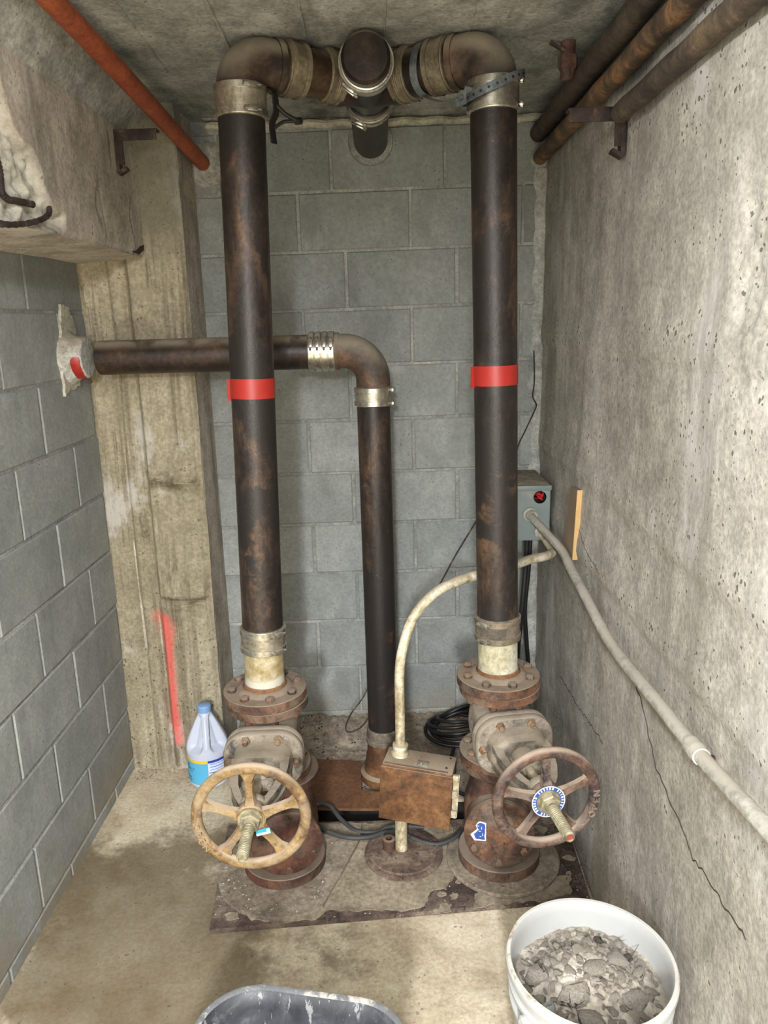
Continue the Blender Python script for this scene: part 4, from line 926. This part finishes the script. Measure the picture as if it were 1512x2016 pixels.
# front sheet with a real round hole
outer = [(bx0, bz0), (bx1, bz0), (bx1, bz1), (bx0, bz1)]
hole = [(KX + KR * cos(2 * pi * k / 28), KZ + KR * sin(2 * pi * k / 28)) for k in range(28)]
tr = tessellate_polygon([[V((p[0], p[1], 0)) for p in outer], [V((p[0], p[1], 0)) for p in reversed(hole)]])
al = outer + list(reversed(hole)); tris = []
for t in tr:
    a, b, c = t
    if (al[b][0] - al[a][0]) * (al[c][1] - al[a][1]) - (al[c][0] - al[a][0]) * (al[b][1] - al[a][1]) < 0: b, c = c, b
    tris.append((a, b, c))
g.add([(p[0], by0, p[1]) for p in al], tris)
for c, s_ in ((((bx0 + bx1) / 2, (by0 + by1) / 2, bz1 - .0015), (bx1 - bx0, by1 - by0, .003)), (((bx0 + bx1) / 2, (by0 + by1) / 2, bz0 + .0015), (bx1 - bx0, by1 - by0, .003)), ((bx0 + .0015, (by0 + by1) / 2, (bz0 + bz1) / 2), (.003, by1 - by0, bz1 - bz0)),
              ((bx1 - .0015, (by0 + by1) / 2, (bz0 + bz1) / 2), (.003, by1 - by0, bz1 - bz0)), (((bx0 + bx1) / 2, by1 - .002, (bz0 + bz1) / 2), (bx1 - bx0, .003, bz1 - bz0))): g.box(c, s_)
obj('case', g, m_ebox, eb, 0)
g = G(); g.box(((bx0 + bx1) / 2, by0 + .002, bz1 - .004), (bx1 - bx0 + .008, .012, .018), None, .002); obj('lid_lip', g, m_ebox, eb)
g = G(); g.box(((bx0 + bx1) / 2, (by0 + by1) / 2, bz1 + .002), (bx1 - bx0, by1 - by0 - .01, .004), None, .0015); obj('dust_cover', g, m_dustbox, eb)
for pts, mt in (([(.500, 2.66, 1.045), (.515, 2.625, 1.055), (.522, 2.612, 1.068), (.53, 2.65, 1.085)], m_redwire), ([(.49, 2.65, 1.06), (.505, 2.616, 1.072), (.518, 2.618, 1.066), (.53, 2.66, 1.05)], m_redwire), ([(.495, 2.66, 1.08), (.51, 2.62, 1.060), (.523, 2.62, 1.050), (.53, 2.66, 1.04)], m_redwire), ([(.49, 2.65, 1.05), (.51, 2.618, 1.078), (.525, 2.63, 1.07), (.53, 2.66, 1.06)], m_blk)):
    g = G(); g.tube(smooth_path(pts, 6), .0042, 8); obj('wire', g, mt, eb)
g = G(); g.lathe([(0, 0), (.024, 0), (.024, .008), (.019, .012), (.019, .03), (0, .03)], 20, frame((.474, by0 - .001, 1.005), (.25, -1, -.12))); obj('connector', g, m_conduit, eb)
g = G(); g.lathe([(0, 0), (.021, 0), (.021, .006), (.016, .010), (0, .012)], 20, frame((.512, by0 - .001, .940), (.2, -1, -.2))); obj('connector', g, m_conduit, eb)
cp = [(.474, 2.572, 1.004), (.492, 2.50, .990), (.512, 2.43, .970), (.534, 2.335, .948), (.537, 2.22, .925), (.537, 2.05, .905), (.537, 1.90, .884), (.537, 1.789, .874), (.537, 1.68, .876), (.537, 1.452, .892), (.536, 1.215, .908), (.535, .985, .938), (.535, .7, .97), (.535, .2, 1.03)]
ld = thing('conduit', 'long dusty grey conduit running along the poured wall from the electrical box', 'conduit', cp[7])
g = G(); g.tube(smooth_path(cp, 8), .0138, 16); obj('pipe', g, m_conduit, ld, 50)
tdir = (V(cp[10]) - V(cp[9])).normalized(); cj = V((.536, 1.235, .9065))
g = G(); g.lathe([(.0135, -.030), (.0165, -.030), (.0175, -.020), (.0165, -.012), (.0178, -.004), (.0178, .004), (.0165, .010), (.0165, .020), (.0135, .020)], 20, frame(cj, tdir)); obj('conduit_joint', g, m_conduit, ld)
g = G(); g.box((XR - .010, 1.226, .888), (.016, .008, .030), None, .002); obj('pipe_strap', g, m_bracket, ld)
# flexible black leads from the box down to the coil
def cable(name, pts, r_, mat, label, group=None, n=8):
    g = G(); g.tube(smooth_path(pts, n), r_, 10); o = obj(name, g, mat, None, 60, origin=pts[0]); return tag(o, label, 'cable', group)
cable('power_cable', [(.492, 2.72, .910), (.488, 2.72, .77), (.476, 2.71, .62), (.466, 2.72, .46), (.455, 2.74, .28), (.40, 2.78, .12), (.34, 2.80, .075), (.30, 2.80, .065)], .0095, m_blk, 'thick black cable hanging from the left of the electrical box bottom')
cable('power_cable', [(.507, 2.74, .910), (.503, 2.74, .76), (.492, 2.74, .60), (.505, 2.76, .45), (.515, 2.78, .30), (.47, 2.80, .14), (.40, 2.80, .07), (.36, 2.76, .062)], .0085, m_blk, 'thinner black cable hanging nearest the poured wall')
coil = thing('cable_coil', 'coil of black cable lying on the dirt behind the brown check valve', 'cable coil', (.235, 2.78, .05))
for k in range(6):
    pts = []; rx, ry = .118 - .012 * (k % 3) + random.uniform(-.008, .008), .092 - .012 * (k % 3)
    for j in range(41):
        a = 2 * pi * j / 40; pts.append((.235 + .012 * (k % 2) + rx * cos(a), 2.775 + ry * sin(a), .072 + .011 * k + .018 * sin(a + .6 * k) + .05 * max(0, cos(a - .5)) * (k / 6)))
    g = G(); g.tube(pts, .0072, 10, cap=False); obj('cable_turn', g, m_blk, coil, 60)
cable('loose_cable', [(.215, 2.66, .060), (.19, 2.58, .045), (.175, 2.5, .035), (.20, 2.43, .03), (.28, 2.38, .028)], .007, m_blk, 'loose end of black cable leading from the coil to the rusty box')
cable('floor_cable', [(-.33, 2.30, .042), (-.285, 2.335, .05), (-.24, 2.325, .047), (-.20, 2.27, .036), (-.15, 2.215, .031), (-.08, 2.205, .030), (-.02, 2.235, .03), (.08, 2.23, .028)], .0078, m_cable_d, 'dusty dark cable crossing the brown plate edge behind the small disc')
cable('floor_cable', [(-.30, 2.27, .040), (-.26, 2.215, .041), (-.215, 2.185, .041), (-.16, 2.165, .041), (-.10, 2.172, .038), (-.035, 2.20, .034), (.035, 2.175, .034), (.04, 2.165, .036), (.11, 2.14, .030), (.17, 2.16, .034), (.21, 2.20, .036)], .0078, m_cable_d, 'dusty dark cable curving in front of the conduit post')

# ------------------------------------------------------------------ rusty junction box on its post
jb = thing('junction_box', 'rusty brown steel junction box on a short post between the two handwheels', 'junction box', (.003, 2.118, .033))
cyl(jb, 'post', (.003, 2.118, .033), (.005, 2.118, .22), .0195, m_conduit_y)
a_ = R(-13)
JM = Mx.Translation((.060, 2.095, .272)) @ Mx.Rotation(a_, 4, 'Z') @ Mx.Rotation(R(3.5), 4, 'Y')
BW, BD, BH = .215, .098, .185
g = G(); g.box((0, 0, 0), (BW, BD, BH), None, .003, JM); obj('case', g, m_rbox, jb, 30)
g = G(); g.box((0, -BD / 2 - .004, -.004), (BW + .006, .007, BH - .004), None, .002, JM); dr_ = obj('door', g, m_rbox, jb, 30)
g = G(); g.box((-.004, -BD / 2 + .006, BH / 2 - .0005), (BW - .02, .004, .004), None, 0, JM); obj('door_seam', g, m_rust_red, jb)
g = G(); g.box((.012, -BD / 2 + .026, BH / 2 + .002), (.034, .026, .003), None, .001, JM); g.lathe([(0, .004), (.0065, .004), (.0055, .009), (0, .010)], 12, JM @ Mx.Translation((.008, -BD / 2 + .026, BH / 2 - .002))); obj('latch', g, m_steel, jb, 30)
g = G(); g.box((.012, -BD / 2 + .040, BH / 2 + .0015), (.036, .008, .003), None, .001, JM); obj('latch_shadow_plate', g, m_rust_red, jb)
g = G(); g.box((BW / 2 + .010, -BD / 2 + .03, .002), (.018, .004, BH * .80), None, .001, JM)
for zz in (.066, .012, -.056): g.box((BW / 2 + .006, -BD / 2 + .022, zz), (.022, .010, .024), None, .002, JM)
obj('hinge', g, m_conduit_y, jb, 30)
for x_, y_ in ((-.09, .03), (.085, -.02), (.09, .035)):
    g = G(); g.lathe([(0, 0), (.004, 0), (.003, .0018), (0, .002)], 8, JM @ Mx.Translation((x_, y_, BH / 2))); obj('screw', g, m_bracket, jb)
g = G(); g.lathe([(0, 0), (.027, 0), (.027, .007), (.022, .012), (.021, .022), (.024, .024), (.024, .034), (.018, .036), (0, .036)], 24, JM @ Mx.Translation((-.066, .015, BH / 2))); obj('conduit_hub', g, m_conduit_y, jb, 35)
tc_ = JM @ V((-.066, .015, BH / 2 + .03))
up_ = [tuple(tc_), (tc_.x + .001, tc_.y, .50), (.009, tc_.y + .004, .64), (.022, 2.13, .725), (.056, 2.15, .812), (.122, 2.185, .872), (.20, 2.225, .896), (.28, 2.27, .901), (.36, 2.33, .898), (.44, 2.40, .900), (.505, 2.445, .898), (.538, 2.49, .900), (.532, 2.555, .915), (.518, 2.586, .934)]
uc = thing('bent_conduit', 'yellowed paint-spattered conduit bending from the rusty box behind the riser', 'conduit', up_[0])
g = G(); g.tube(smooth_path(up_, 8), .0152, 16); obj('pipe', g, m_conduit_y, uc, 50)

# wood strip on the wall
ws = thing('wood_strip', 'narrow pale wooden strip fixed upright on the poured wall', 'wood strip', (XR, 2.30, .97))
Mw = Mx(((0, 0, 1, XR - .015), (1, 0, 0, 0), (0, 1, 0, 0), (0, 0, 0, 1)))
g = G(); g.poly([(2.243, 1.165), (2.325, 1.160), (2.43, .90), (2.275, .94)], 0, .014, Mw); obj('strip', g, m_woodd, ws, 20)
g = G(); g.poly([(2.238, 1.166), (2.243, 1.166), (2.275, .939), (2.270, .938)], -.001, .0145, Mw); obj('cut_edge', g, m_wood, ws, 20)

# thin wires
cable('tie_wire', [(.345, 2.86, .97), (.313, 2.85, .908), (.24, 2.845, .785), (.175, 2.84, .664), (.14, 2.84, .60)], .0028, m_bracket, 'thin rusty wire leaning on the block wall behind the riser')
cable('tie_wire', [(-.095, 2.62, .37), (-.13, 2.62, .30), (-.176, 2.61, .24), (-.196, 2.60, .19), (-.18, 2.59, .178), (-.14, 2.60, .19), (-.105, 2.61, .23), (-.09, 2.60, .24)], .0028, m_bracket, 'thin loop of rusty wire beside the foot of the middle pipe')
cable('tie_wire', [(.532, 2.89, 1.55), (.535, 2.885, 1.44), (.528, 2.87, 1.385), (.540, 2.86, 1.355), (.528, 2.85, 1.325), (.50, 2.855, 1.26), (.475, 2.86, 1.20), (.465, 2.87, 1.12)], .0024, m_bracket, 'thin dark wire hanging down the back corner above the electrical box')

# ------------------------------------------------------------------ bleach jug
jg = thing('bleach_jug', 'white plastic jug with pale blue cap and cyan label, beside the column', 'jug', (-.715, 2.575, .0), R(6))
prof = [(0, .062), (.004, .070), (.012, .0755), (.030, .0765), (.125, .0765), (.134, .0772), (.150, .0778), (.168, .0745), (.186, .0685), (.205, .060), (.225, .051), (.245, .0415), (.262, .0325), (.275, .026), (.284, .0225), (.300, .0215)]
def jr(z):
    for (z0, r0), (z1, r1) in zip(prof, prof[1:]):
        if z <= z1: return r0 + (r1 - r0) * (z - z0) / (z1 - z0)
    return prof[-1][1]
NA, NZZ = 120, 90; vs = []; fs = []
for j in range(NZZ + 1):
    z = .300 * j / NZZ; r0 = jr(z)
    for k in range(NA):
        a = 2 * pi * k / NA; da = math.atan2(sin(a + pi / 2 - .10), cos(a + pi / 2 - .10)); off = abs(da) * r0
        zb = sst(z, .135 + .02 * max(0, 1 - off / .05), .168) * sst(.282 - z, 0, .022)
        hw = .0125 + .010 * sst(.175 - z, 0, .03)
        cut = sst(off, hw, hw + .008) * (1 - sst(abs(da), .95, 1.35)) * zb
        rr_ = r0 - cut * min(.030, r0 * .45) + .004 * (1 - sst(off, .0, hw)) * zb
        vs.append((rr_ * cos(a), rr_ * sin(a), z))
for j in range(NZZ):
    for k in range(NA): k2 = (k + 1) % NA; fs.append((j * NA + k, j * NA + k2, (j + 1) * NA + k2, (j + 1) * NA + k))
fs += [tuple(reversed(range(NA))), tuple(NZZ * NA + k for k in range(NA))]
g = G(); g.add(vs, fs); obj('bottle', g, m_hdpe, jg, 60, local=True)
g = G(); g.lathe([(.0225, .285), (.0245, .286)] + [(.0245 + (.0006 if k % 2 else 0), .287 + .0025 * k) for k in range(9)] + [(.0235, .3095), (.021, .3115), (0, .3115)], 36); obj('cap', g, m_cap, jg, 40, local=True)
def patch(z0, z1, a0, a1, mat, name, dr_=.0006, par=jg, seg=24):
    g = G(); g.lathe([(.0765, z0), (.0765 + dr_, z0), (.0765 + dr_, z1), (.0765, z1)], seg, None, closed=True, a0=a0, a1=a1); return obj(name, g, mat, par, 40, local=True)
am = -pi / 2 + .10
lc = patch(.022, .120, am - 1.9, am, m_cyan, 'front_label'); lc['label'] = 'cyan front label under a yellow strip'
patch(.111, .121, am - 1.9, am, m_yel, 'yellow_strip', .0009, lc)
lw = patch(.022, .121, am, am + 1.9, m_lblw, 'back_label'); lw['label'] = 'white printed back label with blue lines'
patch(.112, .1215, am + .0, am + 1.9, m_navy, 'print_band', .0009, lw)
g = G()
for z0, h_ in ((.1055, .0018), (.094, .0022), (.083, .0014), (.071, .0030), (.060, .0014), (.052, .0024), (.045, .0016), (.038, .0018), (.030, .0016), (.0245, .0040)): g.lathe([(.0766, z0), (.0774, z0), (.0774, z0 + h_), (.0766, z0 + h_)], 20, None, closed=True, a0=am + (.10 if h_ < .003 else .03), a1=am + 1.5)
obj('print_lines', g, m_navy, lw, 40, local=True)
g = G()
for z0, h_, b0, b1 in ((.090, .010, -1.25, -1.05), (.078, .008, -1.28, -.92), (.072, .003, -1.0, -.8), (.082, .005, -.82, -.72), (.052, .009, -1.6, -1.25), (.043, .006, -1.6, -.95), (.035, .003, -1.6, -.9), (.029, .002, -1.6, -1.0)):
    g.lathe([(.0766, z0), (.0774, z0), (.0774, z0 + h_), (.0766, z0 + h_)], 8, None, closed=True, a0=am + b0, a1=am + b1)
obj('print_smudge', g, plain('faded_blue_print', rgb(46, 110, 158), .5), lc, 40, local=True)

# ------------------------------------------------------------------ pail of rubble
BC = V((.375, 1.274, 0)); BHT = .424
pl_ = thing('bucket', 'white plastic bucket full of broken concrete on the floor by the poured wall', 'bucket', tuple(BC))
g = G(); rt = .155
prof = [(0, .0), (.138, .0), (.142, .004), (.1445, .10), (.150, .30), (.152, .325), (.160, .328), (.1605, .336), (.1535, .340), (.1545, .362), (.162, .365), (.1625, .373), (.156, .377), (.1575, .398), (.1655, .402), (.168, .409), (.168, .419), (.165, .424), (.1585, .424), (.1555, .419), (.1535, .40), (.150, .30), (.141, .012), (0, .012)]
g.lathe(prof, 72); obj('pail', g, m_pail, pl_, 40, local=True)
g = G(); g.lathe([(.1570, .420), (.1585, .4248), (.1650, .4248), (.1678, .4205)], 72, cap=False); obj('rim_dirt', g, m_rim, pl_, 50, local=True)
for s_ in (-1, 1):
    g = G(); g.lathe([(0, 0), (.016, 0), (.016, .010), (.010, .014), (0, .014)], 16, frame((s_ * .157 * cos(.5), s_ * .157 * sin(.5), .352), (s_ * cos(.5), s_ * sin(.5), 0))); obj('handle_ear', g, m_pail, pl_, local=True)
def pile_z(x, y):
    r2 = (x * x + y * y) / .0225; return .348 + .026 * (1 - r2) + .014 * fbm(x * 9, y * 9, 3, 3) + .012 * (y / .15)
g = G(); vs = []; fs = []; nr, na = 44, 96
for j in range(nr + 1):
    for k in range(na):
        r_ = .1520 * j / nr; a = 2 * pi * k / na; x, y = r_ * cos(a), r_ * sin(a)
        vs.append((x, y, pile_z(x, y) - .001 + .005 * fbm(x * 60, y * 60, 1, 3) + .003 * fbm(x * 150, y * 150, 4, 2)))
for j in range(nr):
    for k in range(na): k2 = (k + 1) % na; fs.append((j * na + k, (j + 1) * na + k, (j + 1) * na + k2, j * na + k2))
g.add(vs, fs); g.v = [tuple(V(p) + BC) for p in g.v]; o = obj('rubble_fines', g, m_rub, None, 60, origin=tuple(BC + V((0, 0, .34)))); tag(o, 'fine grey concrete crumbs filling the white bucket', 'rubble', None, 'stuff')
def chunk_mesh(sx, sy, sz, sd, n=16):
    rnd = random.Random(sd); bm = bmesh.new()
    for _ in range(n):
        v = V((rnd.gauss(0, 1), rnd.gauss(0, 1), rnd.gauss(0, 1))).normalized(); k = max(abs(v.x), abs(v.y), abs(v.z)); v = v / (k ** .55) * rnd.uniform(.85, 1)
        bm.verts.new((v.x * sx, v.y * sy, v.z * sz))
    r_ = bmesh.ops.convex_hull(bm, input=list(bm.verts)); bmesh.ops.delete(bm, geom=[e for e in r_['geom_interior'] if isinstance(e, bmesh.types.BMVert)], context='VERTS')
    bmesh.ops.bevel(bm, geom=list(bm.edges), offset=min(sx, sy, sz) * .16, segments=1, affect='EDGES')
    g = G(); g.bm(bm); return g
protos = []
for k in range(9):
    s_ = 1.0; g = chunk_mesh(1.0, random.uniform(.6, .95), random.uniform(.38, .7), 40 + k, 18); o = obj('concrete_chunk', g, m_rub, None, 28); protos.append(o)
rc = random.Random(21); placed = []; used = set()
def put_chunk(x, y, s_, k, tilt=.35, mat=None, label=None, lift=.0, rz=None):
    src = protos[k]
    if k in used or mat: o = src.copy(); COL.objects.link(o)
    else: o = src; used.add(k)
    if mat: o.data = src.data.copy(); o.data.materials[0] = mat
    o.scale = (s_, s_, s_ * .75); o.rotation_euler = (rc.uniform(-tilt, tilt), rc.uniform(-tilt, tilt), rc.uniform(0, 6.28) if rz is None else rz)
    o.location = BC + V((x, y, pile_z(x, y) + lift - s_ * .10))
    tag(o, label or 'pale broken concrete chunk in the white bucket', 'concrete chunk', None if label else 'concrete chunks in the bucket'); placed.append((x, y, s_))
put_chunk(-.098, .020, .036, 0, .15, label='long flat concrete slab chunk at the left of the bucket', rz=.6)
put_chunk(-.035, -.028, .046, 1, .12, label='largest flat concrete chunk in the middle of the bucket', rz=.2)
put_chunk(-.012, -.075, .036, 2, .15, label='rounded flat chunk nearest the bucket front, in front of the largest one', rz=2.6)
put_chunk(.020, .030, .032, 3, .2, label='pale square chunk behind the middle of the bucket pile')
put_chunk(.075, -.035, .033, 4, .2, label='broad chunk in the right half of the bucket pile')
put_chunk(.045, .108, .016, 5, .3, m_rubd, 'small dark brown stone at the back of the bucket pile')
put_chunk(.088, .060, .022, 6, .3, m_rubd, 'grey-brown stone at the back right of the bucket pile')
put_chunk(.070, .045, .026, 7, .3, label='slim chunk lying on the grey-brown stone in the bucket', lift=.012, rz=.1)
tries = 0
while len(placed) < 170 and tries < 9000:
    tries += 1; n_ = len(placed); s_ = rc.uniform(.012, .021) if n_ < 60 else rc.uniform(.006, .012)
    r_ = .140 * math.sqrt(rc.random()); a = rc.uniform(0, 6.28); x, y = r_ * cos(a), r_ * sin(a)
    if r_ + s_ > .146: continue
    if all(math.hypot(x - p[0], y - p[1]) > (p[2] + s_) * .72 for p in placed): put_chunk(x, y, s_, rc.randrange(9), .7)
bcap = thing('bottle_cap', 'round grey cap lying at the left edge of the bucket pile', 'cap', tuple(BC + V((-.093, -.052, pile_z(-.093, -.052) + .002))))
g = G(); g.lathe([(0, .004), (.009, .004), (.0095, .009), (.013, .010), (.0145, .008), (.015, 0), (.015, -.008), (0, -.008)], 24); g.lathe([(0, .004), (.003, .004), (.0025, .008), (0, .0085)], 10); obj('cap', g, plain('blue_grey_cap', rgb(140, 144, 140), .6), bcap, 40, local=True)
bcap.rotation_euler = (-.5, -.25, 0)

# ------------------------------------------------------------------ black mixing tub
tb = thing('mixing_tub', 'black plastic mixing tub with a mortar-caked rim, at the bottom edge of the view', 'tub', (-.24, 1.02, 0), R(-10))
W_, L_, H_ = .425, .60, .30
def tring(k, z, out=0, r_=.115): return [(p[0], p[1], z) for p in rrect(W_ * k + out * 2, L_ * k + out * 2, r_ * k + out, 10)]
g = G(); g.loft([tring(.80, 0), tring(.82, .01), tring(.97, H_ - .02), tring(1.0, H_ - .008, .004), tring(1.0, H_, .010), tring(1.0, H_ + .003, .004), tring(1.0, H_ - .002, -.004), tring(.965, H_ - .03, -.004), tring(.82, .03, -.004), tring(.78, .016, -.004)])
obj('tub', g, m_tub, tb, 40, local=True)
g = G(); g.loft([tring(1.0, H_ - .001, .0108), tring(1.0, H_ + .0035, .0085), tring(1.0, H_ + .0042, .003), tring(1.0, H_ + .0008, -.0035)], False, False); obj('caked_rim', g, m_tubrim, tb, 50, local=True)

# ------------------------------------------------------------------ dirt and crumbs
def dz(x, y):
    t = sst(y, 2.40, 2.62); back = sst(y, 2.72, 2.9)
    return (.004 + .030 * t + .055 * back + .010 * fbm(x * 7, y * 7, 2, 4) * t + .008 * fbm(x * 40, y * 40, 3, 3) * (t * .4 + back)) * sst(x, -.66, -.56) - .006
dirt = heightfield('dirt', 150, 70, lambda u, v: (-.668 + u * 1.225, 2.43 + v * .465, dz(-.668 + u * 1.225, 2.43 + v * .465)), m_dirt); tag(dirt, 'grey-brown dirt heaped along the foot of the block wall', 'dirt', None, 'stuff')
def crumbs(name, n, fn, smin, smax, mat, label, seed):
    rnd = random.Random(seed); g = G(); cand = []
    for _ in range(n):
        x, y, z = fn(rnd); s_ = rnd.uniform(smin, smax) * (1 if rnd.random() < .8 else 1.8)
        vs = [(x + s_ * rnd.uniform(.5, 1) * dx, y + s_ * rnd.uniform(.5, 1) * dy, z + s_ * dz_ * rnd.uniform(.4, .9)) for dx, dy, dz_ in ((1, 0, 0), (-.5, .87, 0), (-.5, -.87, 0), (0, 0, 1))]
        g.add(vs, [(0, 1, 3), (1, 2, 3), (2, 0, 3), (2, 1, 0)])
    o = obj(name, g, mat, None, 0); tag(o, label, 'debris', None, 'stuff')
def f1(r):
    while True:
        x, y = r.uniform(-.55, .55), r.uniform(1.85, 2.26)
        if math.hypot(x + .357, y - 2.06) < .135 or math.hypot(x - .31, y - 2.083) < .135: continue
        z = .0165
        if math.hypot(x - .32, y - 2.083) < .175 or math.hypot(x + .357, y - 2.045) < .20: z = .0318
        return x, y, z
crumbs('debris', 520, f1, .0012, .0036, m_rub, 'pale concrete crumbs scattered over the pit plate', 5)
crumbs('debris', 420, lambda r: (lambda x, y: (x, y, dz(x, y) + .001))(r.uniform(-.62, .54), r.uniform(2.5, 2.885)), .0015, .006, m_dirt, 'dark and pale crumbs on the dirt by the block wall', 6)
crumbs('debris', 380, lambda r: (lambda a: (r.uniform(-1.01, -.68), 2.645 - a * a * .10, .0))(r.random()), .002, .0065, m_dirt, 'crumbled concrete along the foot of the column', 8)
crumbs('debris', 420, lambda r: (lambda a: (r.uniform(.42, .562) if a > .3 else r.uniform(.50, .562), 1.95 + a * .33, .0165 if a < .95 else .0))(r.random()), .0016, .0055, m_plate, 'dark crumbs between the pit plate and the poured wall', 9)

# ------------------------------------------------------------------ the lamp above
for LAMP, LL in zip([l[0] for l in LAMPS], ('white fluorescent strip lamp hung above the mixing tub', 'white fluorescent strip lamp hung just behind the mixing tub', 'white fluorescent strip lamp hung far behind the mixing tub')):
  lm = thing('ceiling_lamp', LL, 'lamp', tuple(LAMP))
  g = G(); g.box(LAMP + V((0, 0, .012)), (.08, 1.2, .03), None, .004); obj('lamp_body', g, m_lampbody, lm)
  for s_ in (-.4, .4):
      g = G(); g.lathe([(0, 0), (.005, 0), (.005, ZC - LAMP.z - .02), (0, ZC - LAMP.z - .02)], 8, Mx.Translation(LAMP + V((0, s_, .025)))); obj('hanger_rod', g, m_lampbody, lm)
  for s_ in (-.03, .03):
      g = G(); g.tube([tuple(LAMP + V((s_, -.58, -.016))), tuple(LAMP + V((s_, .58, -.016)))], .013, 12); obj('tube', g, m_lamp, lm)
